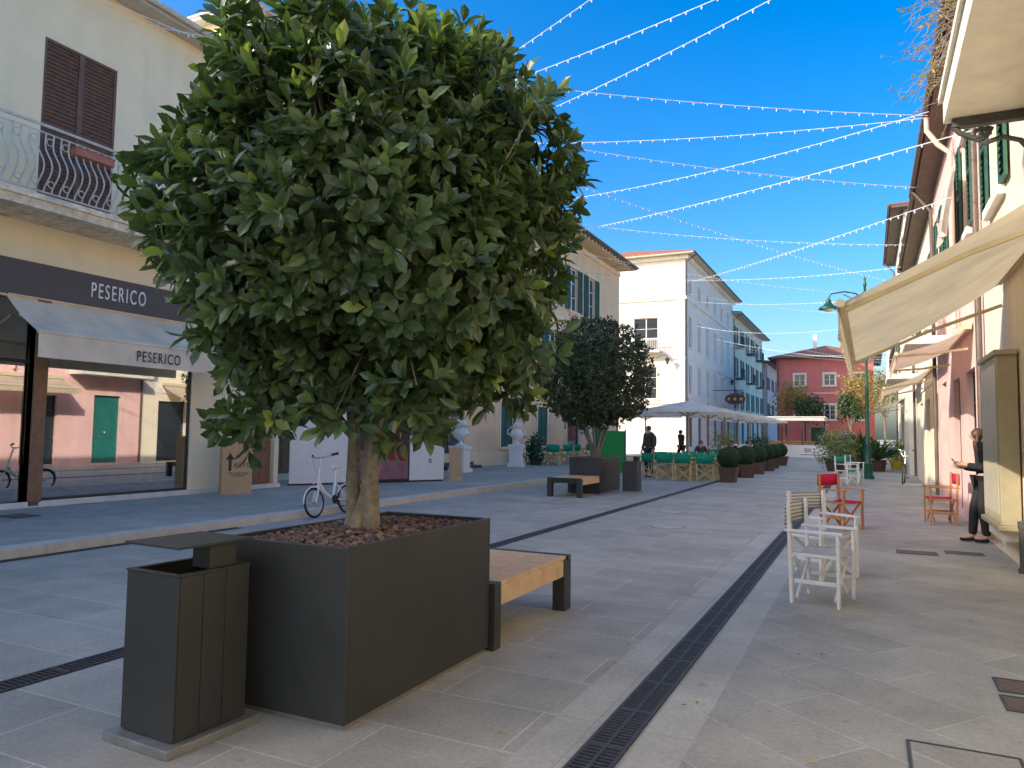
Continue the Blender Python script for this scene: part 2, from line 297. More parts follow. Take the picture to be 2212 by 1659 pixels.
def person(label,pose,loc,rz,top,legs,hair,shoe,longhair=False,bag=False,phone=False,scale=1,coat=0,headless=False,name="person",cat="person"):
    J={k:(Vector(v) if isinstance(v,tuple) else v) for k,v in POSE[pose].items()}
    root=thing(name,label,cat,loc,rz); root.scale=(scale,)*3
    sl=J['nek']+Vector((-J['sh'],-.01,-.05)); sr=J['nek']+Vector((J['sh'],-.01,-.05))
    def hand(e,w): return w+(w-e).normalized()*.08
    hl=hand(J['el'],J['wl']); hr=hand(J['er'],J['wr'])
    toe=lambda a:a+Vector((0,.15,-.05))
    nk=J['nek']+(J['hed']-J['nek'])*.45
    V=[J['pel'],J['wai'],J['che'],J['nek'],nk,J['hed'],J['top'],J['hed']+Vector((0,.095,-.01)),sl,J['el'],J['wl'],hl,sr,J['er'],J['wr'],hr,J['hl'],J['kl'],J['al'],toe(J['al']),J['hr'],J['kr'],J['ar'],toe(J['ar'])]
    R=[(.14,.10),(.125,.09),(.14,.10),.07,.05,(.078,.095),(.06,.075),.016,.055,.042,.028,(.04,.02),.055,.042,.028,(.04,.02),.085,.055,.04,.03,.085,.055,.04,.03]
    E=[(0,1),(1,2),(2,3),(3,4),(4,5),(5,6),(5,7),(3,8),(8,9),(9,10),(10,11),(3,12),(12,13),(13,14),(14,15),(0,16),(16,17),(17,18),(18,19),(0,20),(20,21),(21,22),(22,23)]
    if headless:
        E=[e for e in E if e not in((4,5),(5,6),(5,7))]
        keep=[i for i in range(24) if i not in(5,6,7)]; mp={k:i for i,k in enumerate(keep)}; V2=[V[i] for i in keep];R2=[R[i] for i in keep];E2=[(mp[a],mp[b]) for a,b in E]
    else: V2,R2,E2=V,R,E
    me=skin(V2,E2,R2)
    b=MB(); b.add([tuple(v.co) for v in me.vertices],[tuple(p.vertices) for p in me.polygons])
    for h,w,sg in((hl,J['wl'],1),(hr,J['wr'],-1)):
        d=(h-w).normalized(); sd=d.cross(Vector((0,1,0))); sd=(sd if sd.length>.2 else d.cross(Vector((1,0,0)))).normalized(); up=sd.cross(d)
        for i,l in enumerate((.06,.072,.068,.052)):
            p=h+d*.015+sd*(i-1.5)*.018; b.tube([p-d*.02,p+d*l*.45,p+d*l*.8+up*.012,p+d*l+up*.03],[.009,.0085,.008,.006],6)
        p=w+d*.03; b.tube([p,p+sd*sg*.035+d*.02,p+sd*sg*.045+d*.055],[.011,.010,.008],6)
    if not headless:
        for sx in(-1,1):
            b.ball(J['hed']+Vector((sx*.078,-.005,-.01)),(.012,.02,.03),6); 
    b.obj("body",m_skin if not headless else m_whitep,root,smooth=60)
    tv=[J['pel']+Vector((0,0,-.03-coat)),J['wai'],J['che'],J['nek'],sl,J['el'],J['wl'],sr,J['er'],J['wr']]
    part(skin(tv,[(0,1),(1,2),(2,3),(3,4),(4,5),(5,6),(3,7),(7,8),(8,9)],[(.165,.125),(.15,.115),(.165,.125),.08,.07,.058,.045,.07,.058,.045]),"jacket",root).data.materials.append(top)
    lv=[J['pel'],J['hl'],J['kl'],J['al'],J['hr'],J['kr'],J['ar']]
    part(skin(lv,[(0,1),(1,2),(2,3),(0,4),(4,5),(5,6)],[(.15,.12),.10,.072,.058,.10,.072,.058]),"trousers",root).data.materials.append(legs)
    for a in(J['al'],J['ar']):
        part(skin([a+Vector((0,-.03,-.045)),a+Vector((0,.08,-.05)),a+Vector((0,.17,-.055))],[(0,1),(1,2)],[(.045,.04),(.046,.035),(.036,.028)],1),"shoe",root).data.materials.append(shoe)
    if not headless:
        hb=MB(); c=J['hed']+Vector((0,-.02,.03)); hb.ball(c,(.092,.10,.098),14)
        if longhair: hb.tube([c+Vector((0,-.04,.03)),c+Vector((0,-.075,-.1)),c+Vector((0,-.08,-.24)),c+Vector((0,-.06,-.36))],[.08,.085,.075,.03],12); hb.tube([c+Vector((.06,.02,0)),c+Vector((.08,.03,-.14)),c+Vector((.09,.03,-.28))],[.03,.03,.012],8); hb.tube([c+Vector((-.06,.02,0)),c+Vector((-.08,.03,-.14)),c+Vector((-.09,.03,-.28))],[.03,.03,.012],8)
        hb.obj("hair",hair,root,smooth=60)
        for sx in(-1,1): fb=MB(); fb.ball(J['hed']+Vector((sx*.03,.09,.01)),(.010,.006,.006),6); fb.obj("eye",m_letterd,root)
    if bag:
        bb=MB(); bb.lathe([(.02,-.2),(.12,-.19),(.15,-.05),(.14,.12),(.08,.2),(.02,.21)],14,0,TR(0,-.20,1.22)@Matrix.Diagonal((1,.55,1,1))); o=bb.obj("backpack",m_black,root,smooth=50)
    if phone:
        pb=MB(); mid=(hl+hr)/2+Vector((0,.05,.03)); pb.box(-.038,.038,-.005,.005,-.075,.075,0,TR(*mid)@Matrix.Rotation(rad(-35),4,'X')); pb.obj("phone",m_dk,root)
    return root
with guard("people"):
 person("woman in black with long brown hair looking at a phone",'phone',(1.50,12.72,.008),95,m_black,m_black,m_hair,m_black,longhair=True,phone=True)
 person("man in dark olive coat with backpack standing beside café tables",'stand',(-7.05,25.9,.004),150,m_coat,m_jean,m_hair,m_black,bag=True,scale=1.06,coat=.12)
 person("person in dark coat walking between the café umbrellas",'walk',(-8.3,36.5,.004),60,m_jean,m_black,m_hair,m_black,scale=1.03)
 person("seated café guest in a dark jumper",'sit',(-5.2,32.4,.004),170,m_black,m_jean,m_hair,m_black)
 person("seated café guest in a grey jumper",'sit',(-5.0,35.2,.004),20,m_grey,m_jean,m_hair,m_black)
 person("seated café guest with dark jacket at a table",'sit',(-6.1,30.2,.004),200,m_coat,m_jean,m_hair,m_black)
 for i,(y,tp,lg,rz) in enumerate(((8.75,m_black,m_black,-85),(9.6,m_fred,m_black,-70),(10.6,m_grey,m_grey,-95))):
  person(("headless mannequin in a black outfit","headless mannequin in a red jacket","headless mannequin in a grey trouser suit")[i]+" in the shop window",'stand',(-13.5,y,.32),rz,tp,lg,None,m_black,headless=True,name="mannequin",cat="mannequin",coat=.05)
# ---------------------------------------------------------------- ground
def drain(label,x0,x1,y0,y1,fine):
    r=thing("drain_grate",label,"drain",(0,0,0))
    a=MB(); a.add([(x0,y0,.006),(x1,y0,.006),(x1,y1,.006),(x0,y1,.006)],[(0,1,2,3)]); a.obj("channel",m_dk2,r)
    b=MB(); b.box(x0,x0+.018,y0,y1,.007,.014); b.box(x1-.018,x1,y0,y1,.007,.014); w=x1-x0
    y=y0; step=.036; k=0
    while y<min(y1,fine):
        b.box(x0+.018,x1-.018,y,y+.015,.007,.0125); 
        if k%14==13: b.box(x0+.018,x1-.018,y+.015,y+step,.007,.0132)
        y+=step; k+=1
    if w>.18: b.box((x0+x1)/2-.010,(x0+x1)/2+.010,y0,min(y1,fine),.0132,.0142)
    while y<y1: b.box(x0+.018,x1-.018,y,y+.06,.007,.0125); y+=.12
    b.obj("grate",m_iron,r); return r
def manhole(label,x0,x1,y0,y1,m,rz=0):
    r=thing("manhole_cover",label,"manhole cover",((x0+x1)/2,(y0+y1)/2,0),rz); w=(x1-x0)/2;d=(y1-y0)/2
    b=MB(); b.box(-w,w,-d,-d+.012,.006,.012);b.box(-w,w,d-.012,d,.006,.012);b.box(-w,-w+.012,-d+.012,d-.012,.006,.012);b.box(w-.012,w,-d+.012,d-.012,.006,.012); b.obj("rim",m_iron,r)
    b=MB(); b.box(-w+.018,w-.018,-d+.018,d-.018,.005,.009); b.box(-w+.04,-w+.07,-d+.05,-d+.09,.009,.0105); b.obj("lid",m,r); return r
with guard("ground"):
 g=MB(); g.add([(-400,-200,0),(400,-200,0),(400,700,0),(-400,700,0)],[(0,1,2,3)]); structure(g,"ground",m_street)
 g=MB(); g.add([(-8.75,-12,.004),(-1.52,-12,.004),(-1.52,120,.004),(-8.75,120,.004)],[(0,1,2,3)]); structure(g,"street",m_street)
 g=MB(); g.add([(-.80,-12,.004),(2.6,-12,.004),(2.6,60,.004),(-.80,60,.004)],[(0,1,2,3)]); structure(g,"pavement",m_diag)
 g=MB(); g.box(-15,-9.06,-12,62,0,.12); structure(g,"pavement",m_diagL)
 g=MB()
 for i in range(60): 
  y=-10+i*1.2; g.box(-9.055,-8.75,y,y+1.193,0,.122)
 structure(g,"kerb",m_kerb)
 g=MB(); g.add([(-1.52,-12,.005),(-1.265,-12,.005),(-1.265,60,.005),(-1.52,60,.005)],[(0,1,2,3)]); g.add([(-1.055,-12,.005),(-.80,-12,.005),(-.80,60,.005),(-1.055,60,.005)],[(0,1,2,3)]); structure(g,"stone_band",m_band)
 drain("long dark cast iron drainage grate set in the paving",-1.26,-1.06,1.5,45,16)
 drain("narrow dark drainage grate crossing the street paving",-4.60,-4.42,.5,26,5)
 drain("thin dark slot drain at the foot of the kerb",-8.74,-8.62,2,8.5,8.5)
 manhole("square paved manhole cover with dark steel rim",.14,.62,3.66,4.27,m_diag,0)
 manhole("brown cast metal manhole cover in the pavement",.67,1.06,5.33,5.62,m_manh)
 manhole("brown cast metal manhole cover in the pavement",.66,1.05,4.98,5.26,m_manh)
 manhole("small brown metal inspection cover in the pavement",.30,.78,11.0,11.3,m_manh)
 manhole("small brown metal inspection cover in the pavement",.88,1.32,11.3,11.55,m_manh)
 manhole("small brown metal cover in the raised pavement",-12.1,-11.6,6.9,7.3,m_manh).location.z=.12
 for (x,y) in ((-3.5,14.6),(-5.9,14.1),(-3.0,12.2)):
  r=thing("manhole_cover","round stone-coloured manhole cover in the street","manhole cover",(x,y,0)); b=MB(); b.lathe([(.29,.005),(.29,.0065),(.27,.0065)],24); b.obj("rim",m_iron,r); b=MB(); b.lathe([(.275,.005),(.275,.0085)],24); b.obj("lid",m_band,r)
# ---------------------------------------------------------------- walls / windows
def wallgrid(mb,W,z0,H,ops,dep,T,mi=0):
    us=sorted(set([0,W]+[o[0] for o in ops]+[o[0]+o[2] for o in ops])); zs=sorted(set([z0,H]+[o[1] for o in ops]+[o[1]+o[3] for o in ops]))
    for i in range(len(us)-1):
        for j in range(len(zs)-1):
            u=(us[i]+us[i+1])/2;z=(zs[j]+zs[j+1])/2
            if any(o[0]<u<o[0]+o[2] and o[1]<z<o[1]+o[3] for o in ops): continue
            mb.add([(us[i],0,zs[j]),(us[i+1],0,zs[j]),(us[i+1],0,zs[j+1]),(us[i],0,zs[j+1])],[(0,1,2,3)],mi,T)
    for o in ops:
        a,z,w,h=o[:4]; b=a+w;t=z+h
        mb.add([(a,0,z),(b,0,z),(b,dep,z),(a,dep,z),(a,0,t),(b,0,t),(b,dep,t),(a,dep,t)],[(0,1,2,3),(4,7,6,5),(0,3,7,4),(1,5,6,2)],mi,T)
WC={}
def frame_mesh(w,h,cols,rows,m):
    k=("f",w,h,cols,rows,m.name)
    if k not in WC:
        b=MB(); t=.06
        b.box(0,t,.10,.16,0,h);b.box(w-t,w,.10,.16,0,h);b.box(t,w-t,.10,.16,0,t);b.box(t,w-t,.10,.16,h-t,h)
        for i in range(1,cols): x=w*i/cols; b.box(x-.035,x+.035,.105,.155,t,h-t)
        for j in range(1,rows): 
            z=h*j/rows; b.box(t,w-t,.115,.145,z-.015,z+.015)
        p=MB(); p.box(.01,w-.01,.128,.134,.01,h-.01); WC[k]=(b.mesh("window",m),p.mesh("window_pane",m_pane))
    return WC[k]
def shut_mesh(w,h,m,pitch=.07):
    k=("s",w,h,m.name,pitch)
    if k not in WC:
        b=MB(); t=.05
        b.box(0,t,-.05,-.012,0,h);b.box(w-t,w,-.05,-.012,0,h);b.box(t,w-t,-.05,-.012,0,t);b.box(t,w-t,-.05,-.012,h-t,h);b.box(t,w-t,-.05,-.012,h/2-.03,h/2+.03)
        z=t+.01
        while z<h-t-.03:
            b.add([(t,-.046,z),(w-t,-.046,z),(w-t,-.016,z+pitch*.75),(t,-.016,z+pitch*.75)],[(0,1,2,3)]); z+=pitch
        b.add([(t,-.014,t),(w-t,-.014,t),(w-t,-.014,h-t),(t,-.014,h-t)],[(0,1,2,3)])
        WC[k]=b.mesh("shutter",m)
    return WC[k]
def fit_openings(root,ops,T,frm,shm,trm,pitch):
    for o in ops:
        u,z,w,h,k=o[:5]
        P=T@TR(u,0,z)
        if k in("w","wo","wc","wt"):
            fm,pm=frame_mesh(w,h,2,3 if h>1.3 else 2,frm); f=part(fm,"window",root,P); part(pm,"window_pane",f)
        if k=="wo":
            sm=shut_mesh(round(w/2,3),h,shm,pitch); part(sm,"shutter",root,P@TR(-w/2-.03,-.02,0)); part(sm,"shutter",root,P@TR(w+.03,-.02,0))
        if k=="wc":
            sm=shut_mesh(round(w/2,3),h,shm,pitch); part(sm,"shutter",root,P@TR(0,.06,0)); part(sm,"shutter",root,P@TR(w/2,.06,0))
        if k=="shop":
            b=MB(); n=max(1,round(w/1.3)); t=.05
            for i in range(n+1): x=min(max(i*w/n,t/2),w-t/2); b.box(x-t/2,x+t/2,.10,.16,0,h)
            b.box(t/2,w-t/2,.11,.15,h-.06,h); b.box(t/2,w-t/2,.11,.15,h*.78,h*.78+.04); f=b.obj("shop_window",m_dk,root,P)
            p=MB(); p.box(.01,w-.01,.128,.134,.01,h-.01); p.obj("window_pane",m_pane,f)
        if k=="door":
            b=MB(); b.box(0,w,.12,.17,0,h); 
            for i in(0,1):
                for j in range(3): b.box(.1*w+i*.45*w,.45*w+i*.45*w,.105,.12,h*(.06+.31*j),h*(.06+.31*j)+h*.25)
            f=b.obj("door",shm if len(o)<6 else o[5],root,P); b=MB(); b.ball((w*.52,.08,h*.45),.03); b.obj("handle",m_metal,f)
        if trm and k in("w","wo","wc","wt") :
            kk=("t",w,h,k=="wo",trm.name)
            if kk not in WC:
                tb=MB(); tb.box(-.14,w+.14,-.06,-.002,h,h+.16); tb.box(-.16,w+.16,-.10,-.002,-.12,0)
                j=.13 if k!="wo" else .025; d_=.035 if k!="wo" else .012
                tb.box(-j,0,-d_,-.002,0,h); tb.box(w,w+j,-d_,-.002,0,h)
                WC[kk]=tb.mesh("window_surround",trm)
            part(WC[kk],"window_surround",root,P)
def building(name,label,X,Y,rz,W,D,H,wm,ops=(),s0=(),s1=(),ov=.5,rise=1.4,roofm=None,frm=None,shm=None,trm=None,pitch=.09,cat="building",gut=True,eavem=None):
    root=thing(name,label,cat,(X,Y,0),rz); frm=frm or m_whitep; shm=shm or m_green
    T0=TR(0,D,0)@RZ(-90); T1=TR(W,0,0)@RZ(90); TB=TR(W,D,0)@RZ(180); I=Matrix.Identity(4)
    wb=MB(); wallgrid(wb,W,0,H,ops,.2,I); wallgrid(wb,D,0,H,s0,.2,T0); wallgrid(wb,D,0,H,s1,.2,T1); wallgrid(wb,W,0,H,(),.2,TB); wb.obj("wall",wm,root)
    fit_openings(root,ops,I,frm,shm,trm,pitch); fit_openings(root,s0,T0,frm,shm,trm,pitch); fit_openings(root,s1,T1,frm,shm,trm,pitch)
    rb=MB(); z=H; rb.box(-ov,W+ov,-ov,D+ov,z,z+.10,1); a,b,c,d=-ov-.02,W+ov+.02,-ov-.02,D+ov+.02; z+=.1
    rb.box(a,b,c,d,z+.002,z+.07,0); z+=.07
    if (b-a)>(d-c): h=(d-c)/2; R=[(a+h,c+h,z+rise),(b-h,c+h,z+rise)]; Fc=[(0,1,5,4),(1,2,5),(2,3,4,5),(3,0,4)]
    else: h=(b-a)/2; R=[(a+h,c+h,z+rise),(a+h,d-h,z+rise)]; Fc=[(0,1,4),(1,2,5,4),(2,3,5),(3,0,4,5)]
    rb.add([(a,c,z),(b,c,z),(b,d,z),(a,d,z)]+R,Fc,0); rb.obj("roof",[roofm or m_tile,eavem or m_eave],root)
    if gut:
        gb=MB(); gb.tube([(a,c-.05,z-.06),(b,c-.05,z-.06)],.06,8); gb.tube([(.15,c-.05,z-.1),(.15,-.08,H-.5),(.15,-.08,.1)],.045,8); gb.obj("gutter",m_gut if gut is True else gut,root,smooth=50)
    return root
with guard("L1"):
 building("added_shade_building","plain cream building added out of view to shade the street",-13,-34,90,29.9,9,9.75,m_cream,[(u,5.3,1.4,2.4,"wc") for u in(3,8,13,18,23)],shm=m_brown,ov=.45,rise=2)  # added building, out of view, blocks the sun from the foreground and trunk
 L1=building("cream_shop_building","cream plastered building with brown shutters, curved balcony and clothes shop",-13,-4,90,17.9,9,9.75,m_creamup,
   ops=[(9.2,.2,2.72,3.5,"hole"),(12.15,.2,3.1,3.5,"hole"),(17.0,.14,.75,2.4,"door",m_doorw),(11.8,5.3,1.4,3.1,"wc"),(15.3,5.3,1.4,3.1,"wc"),(7.2,5.3,1.4,3.1,"wc")],
   frm=m_doorw,shm=m_brown,pitch=.075,ov=.45,rise=1.2,trm=None,eavem=m_eave2,roofm=m_paler,gut=m_paler)
 b=MB()
 for a,c in((9.2,11.92),(12.15,15.25)):
  b.add([(a-.3,.2,.2),(c+.3,.2,.2),(c+.3,2.6,.2),(a-.3,2.6,.2)],[(0,1,2,3)]); b.add([(a-.3,2.6,.2),(c+.3,2.6,.2),(c+.3,2.6,3.7),(a-.3,2.6,3.7)],[(0,1,2,3)])
  b.add([(a-.3,.2,3.7),(c+.3,.2,3.7),(c+.3,2.6,3.7),(a-.3,2.6,3.7)],[(0,3,2,1)]); b.add([(a-.3,.2,.2),(a-.3,2.6,.2),(a-.3,2.6,3.7),(a-.3,.2,3.7)],[(0,1,2,3)]); b.add([(c+.3,.2,.2),(c+.3,2.6,.2),(c+.3,2.6,3.7),(c+.3,.2,3.7)],[(3,2,1,0)])
 b.obj("shop_interior",m_shop,L1)
 b=MB(); b.box(12.15,15.25,.03,.08,.2,.27); b.box(12.15,12.19,.03,.08,.27,3.7); b.box(15.2,15.25,.03,.08,.27,3.7); b.box(9.2,9.25,.1,.15,.2,3.7); b.box(10.5,10.58,.1,.15,.2,3.7); b.box(9.2,11.92,.1,.15,2.6,2.66)
 f=b.obj("shop_window",m_dk,L1); b=MB(); b.box(12.19,15.2,.05,.058,.27,3.68); b.box(9.25,11.9,.12,.128,.22,3.68); b.obj("window_pane",m_glass,f)
 b=MB(); b.box(11.92,12.15,-.03,.2,.14,3.72); b.obj("door_post",m_doorw,L1,bevel=.005)
 b=MB(); b.box(12.15,15.25,.08,1.6,.205,.32); b.obj("display_plinth",m_stone,L1)
 b=MB(); b.box(-.05,17.95,-.03,-.002,.12,.22); b.box(12.1,15.3,-.05,-.031,.12,.2); b.obj("plinth",m_stone,L1)
 b=MB(); b.box(8.2,15.9,-.06,-.002,3.74,4.34); s=b.obj("shop_fascia",m_sign,L1); text("sign_lettering","PESERICO",.40,m_letter,s,TR(13.42,-.066,4.04),.006,1.3).scale=(.54,1,1)
def awning(label,X,Y,rz,W,proj,zt,zb,val,mat,txt=None,tu=0,arms=True,group=None,armm=None):
    r=thing("awning",label,"awning",(X,Y,0),rz,group)
    b=MB(); n=24; rows=8
    vs=[];fs=[]
    for i in range(rows+1):
        t=i/rows
        for j in range(n+1): 
            u=W*j/n; vs.append((u,-proj*t-.02,zt+(zb-zt)*t-.05*math.sin(math.pi*t)*(1+.2*math.sin(j*1.7))))
    for i in range(rows):
        for j in range(n): a=i*(n+1)+j; fs.append((a,a+n+1,a+n+2,a+1))
    b.add(vs,fs); b.obj("canvas",mat,r,smooth=60)
    b=MB(); vs=[];fs=[]; n=48
    for j in range(n+1): 
        u=W*j/n; y=-proj-.05-.012*math.sin(j*1.3); vs+= [(u,-proj-.045,zb-.02),(u,y,zb-val)]
    for j in range(n): fs.append((2*j,2*j+1,2*j+3,2*j+2))
    b.add(vs,fs); v=b.obj("valance",mat,r,smooth=60)
    if txt: text("valance_lettering",txt,.28,m_letterd,v,TR(tu,-proj-.075,zb-.24),.003,1.25).scale=(.66,1,1)
    b=MB(); b.tube([(0,-proj-.03,zb),(W,-proj-.03,zb)],.035,8); b.box(0,W,-.12,-.01,zt-.02,zt+.1); b.obj("front_bar",armm or m_awn,r)
    if arms:
        for u in(.25,W-.25):
            b=MB(); b.bar((u,-.05,zt-.32),(u,-proj*.5,zt-.24-(zt-zb)*.38),.05,.04); b.bar((u,-proj*.5,zt-.24-(zt-zb)*.38),(u,-proj,zb-.02),.045,.035)
            b.obj("folding_arm",armm or m_awn,r)
    return r
with guard("balcony"):
 awning("taupe shop awning with lettered valance over the display window",-13.065,7.4,90,4.3,.95,3.74,3.05,.42,m_awn,"PESERICO",2.25)
 bal=thing("balcony","curved balcony with white wrought iron railing on cream facade","balcony",(-13,0,0))
 def bpath(off):
  pts=[]
  for i in range(11): a=rad(90*i/10); pts.append((1.0*math.sin(a)+off*math.sin(a), 7.1-1.9*math.cos(a)-off*math.cos(a)))
  for i in range(1,8): pts.append((1.0+off,7.1+i*.56))
  return pts
 b=MB(); P=bpath(0); n=len(P); b.add([(x,y,5.22) for x,y in P]+[(0,P[-1][1],5.22)]+[(x,y,5.02) for x,y in P]+[(0,P[-1][1],5.02)],[tuple(range(n+1)),tuple(range(2*n+1,n,-1))]+[(i,i+n+1,i+n+2,i+1) for i in range(n)])
 P2=bpath(.05); b.add([(x,y,5.25) for x,y in P2]+[(x,y,5.16) for x,y in P2]+[(x*.9,y,5.25) for x,y in P]+[(x*.9,y,5.16) for x,y in P],[(i,i+n,i+n+1,i+1) for i in range(n-1)]+[(2*n+i,i,i+1,2*n+i+1) for i in range(n-1)]+[(3*n+i,3*n+i+1,n+i+1,n+i) for i in range(n-1)]); b.obj("slab",m_moss,bal)
 b=MB(); Pr=[Vector((x*.95,y,0)) for x,y in P]
 def along(d):
  i=0
  while i<len(Pr)-2 and d>(Pr[i+1]-Pr[i]).length: d-=(Pr[i+1]-Pr[i]).length; i+=1
  t=(Pr[i+1]-Pr[i]).normalized(); return Pr[i]+t*d, Vector((t.y,-t.x,0))
 tot=sum((Pr[i+1]-Pr[i]).length for i in range(len(Pr)-1))
 for z,w in((6.42,.026),(6.30,.012),(5.32,.016)): b.tube([p+Vector((0,0,z)) for p in Pr],w,6)
 d=.06
 while d<tot-.02:
  p,nn=along(d); t_=Vector((-nn.y,nn.x,0)); pts=[]
  for k in range(11):
   t=k/10; bul=.22*math.sin(math.pi*min(1,t*1.25))**2-.05*math.sin(math.pi*t*2); pts.append(p+nn*bul*(1-t*.25)+t_*.035*math.sin(math.pi*2*t)+Vector((0,0,5.32+t*.98)))
  b.tube(pts,.0135,5)
  if int(d/.13)%2==1:
   q=p+nn*.02+t_*.06+Vector((0,0,6.16)); b.tube([q+t_*.06*math.cos(a*.7)+Vector((0,0,.06*math.sin(a*.7))) for a in range(9)],.010,4)
   q=p+nn*.1+t_*.06+Vector((0,0,5.44)); b.tube([q+t_*.055*math.cos(a*.7)+Vector((0,0,.055*math.sin(a*.7))) for a in range(9)],.010,4)
  d+=.13
 b.obj("railing",M("old_white_iron",(.62,.58,.50),.6,.25,12),bal,smooth=60)
 fl=thing("flower_box","empty terracotta coloured flower box on the balcony railing","flower box",(-12.0,7.75,6.08)); b=MB(); b.box(-.1,.1,0,.7,0,.11); b.box(-.11,.11,-.01,.71,.111,.13); b.obj("trough",m_terra,fl)
with guard("L2"):
 building("cream_upper_building","pale cream building with light coping rising behind the shop roof",-14.6,14.0,90,3.45,9,12.55,m_creamup,[(1.2,.3,1.2,2.2,"door",m_doorw)],ov=.3,rise=.9,roofm=m_paler,eavem=m_eave2,gut=m_paler)
 ops=[]
 for u in (1.0,5.0,9.0,12.8,16.6,22.5): ops+=[(u,8.2,1.25,2.4,"wo"),(u,4.6,1.25,2.2,"wo")]
 ops+=[(6.1,.3,2.2,3.1,"shop"),(11.5,.9,1.2,1.9,"wc"),(15.5,.9,1.2,1.9,"wc"),(19.5,.2,1.8,2.8,"shop"),(23.5,.9,1.2,1.9,"wc"),(19.6,8.2,1.25,2.4,"wo"),(19.6,4.6,1.25,2.2,"wo")]
 L2=building("ochre_palazzo","ochre plastered palazzo with dark green shutters and deep bracketed eaves",-14.5,17.5,90,28.5,11,12.3,m_ochre,ops,ov=.95,rise=1.8,trm=m_ochre2)
 b=MB(); b.box(0,28.5,-.08,-.002,7.45,7.65); b.box(0,28.5,-.10,-.002,11.75,12.0); b.box(0,28.5,-.05,-.002,3.85,4.0); b.box(0,28.5,-.04,-.003,.12,.7)
 for i in range(48): b.box(.2+i*.59,.32+i*.59,-.88,-.101,12.08,12.29)
 b.obj("cornice",m_ochre2,L2)
with guard("L3"):
 f=[]
 for k in range(6):
  u=1.2+k*3.6; f+=[(u,13.0,.9,1.1,"w"),(u,8.6,1.0,2.5,"w"),(u,4.9,1.0,2.3,"w"),(u,.6,1.4,2.7,"shop")]
 s=[(9.6,13.3,1.2,1.2,"w"),(6.1,13.3,1.7,1.2,"w"),(7.3,8.3,2.0,2.7,"wt"),(2.2,8.3,2.0,2.7,"wt"),(7.6,4.4,1.9,2.6,"wt"),(2.3,4.4,1.9,2.6,"wt"),(7.3,.5,2.2,2.9,"shop")]
 s=[((12-o[0]-o[2]),)+o[1:] for o in s]
 L3=building("white_palazzo","tall white four storey palazzo with red tiled roof and balcony",-13,58.6,90,23,12,15.9,m_white,f,s0=s,ov=.8,rise=2.1,trm=m_white,shm=m_green,eavem=m_eave2)
 b=MB(); b.box(-.12,23,-.12,-.002,12.35,12.6); b.box(-.12,-.002,-.002,12,12.35,12.6); b.box(-.06,-.002,0,12,7.55,7.7); b.box(-.002,23,-.06,-.003,7.55,7.7); b.box(-.10,-.002,0,12,4.0,4.15); b.box(0,23,-.1,-.002,4.0,4.15); b.box(-.3,-.002,0,12,15.6,15.88); b.box(-.3,23,-.3,-.002,15.6,15.88)
 for y in(.05,11.4): b.box(-.08,-.003,y,y+.5,4.15,12.35)
 b.obj("cornice",m_white,L3)
 b=MB(); b.box(-.9,-.003,1.9,5.6,8.1,8.28)
 for i in range(22): b.box(-.86,-.82,1.95+i*.165,1.99+i*.165,8.28,9.15)
 b.box(-.88,-.80,1.9,5.6,9.15,9.22); b.obj("balcony",m_whitep,L3)
 f=[]
 for k in range(6):
  u=1.2+k*4.2; f+=[(u,11.5,1.1,2.0,"wo"),(u,8.0,1.1,2.1,"wo"),(u,4.5,1.1,2.1,"wo"),(u,.6,1.8,2.6,"shop")]
 L4=building("cream_townhouse","cream townhouse with small iron balconies beyond the white palazzo",-13,81.8,90,24,11,14.6,m_cream2,f,ov=.9,rise=1.6,trm=m_white,eavem=m_eave2)
 for k in range(3):
  for z in(7.8,11.3):
   b=MB(); u=.7+k*8.4; b.box(u,u+2.2,-.8,-.003,z-.12,z)
   for i in range(15): b.box(u+i*.15,u+i*.15+.03,-.78,-.75,z,z+1)
   b.box(u,u+2.2,-.8,-.73,z+1,z+1.05); b.obj("balcony",m_iron,L4)
 L5=building("small_red_building","narrow red plastered building at the end of the row",-12.6,106.5,90,16,10,11.6,m_pink,[(2,8,1.1,1.7,"wo"),(7,8,1.1,1.7,"wo"),(12,8,1.1,1.7,"wo"),(2,4.4,1.1,1.7,"wo"),(7,4.4,1.1,1.7,"wo")],ov=.9,rise=1.3)
 f=[]
 for x in(.8,3.4,6.0): f+=[(x+.8,6.35,.95,1.05,"w"),(x+.8,3.15,.95,1.35,"w")]
 f+=[(3.0,.1,1.2,2.3,"door",m_green),(5.6,.3,1.0,1.5,"w")]
 R9=building("red_house","red plastered house with white framed windows closing the street",-7.9,75,0,8.4,9,8.9,m_red,f,ov=.7,rise=1.5,trm=m_whitep)
 b=MB(); b.box(3.1,3.45,3,3.3,9.2,11.6); b.obj("chimney",m_whitep,R9)
 b=MB(); b.box(0,8.4,-.05,-.002,5.55,5.7); b.obj("cornice",m_pink,R9)
def rwin(y,z,w,h,k,y1): return (y1-y-w,z,w,h,k)
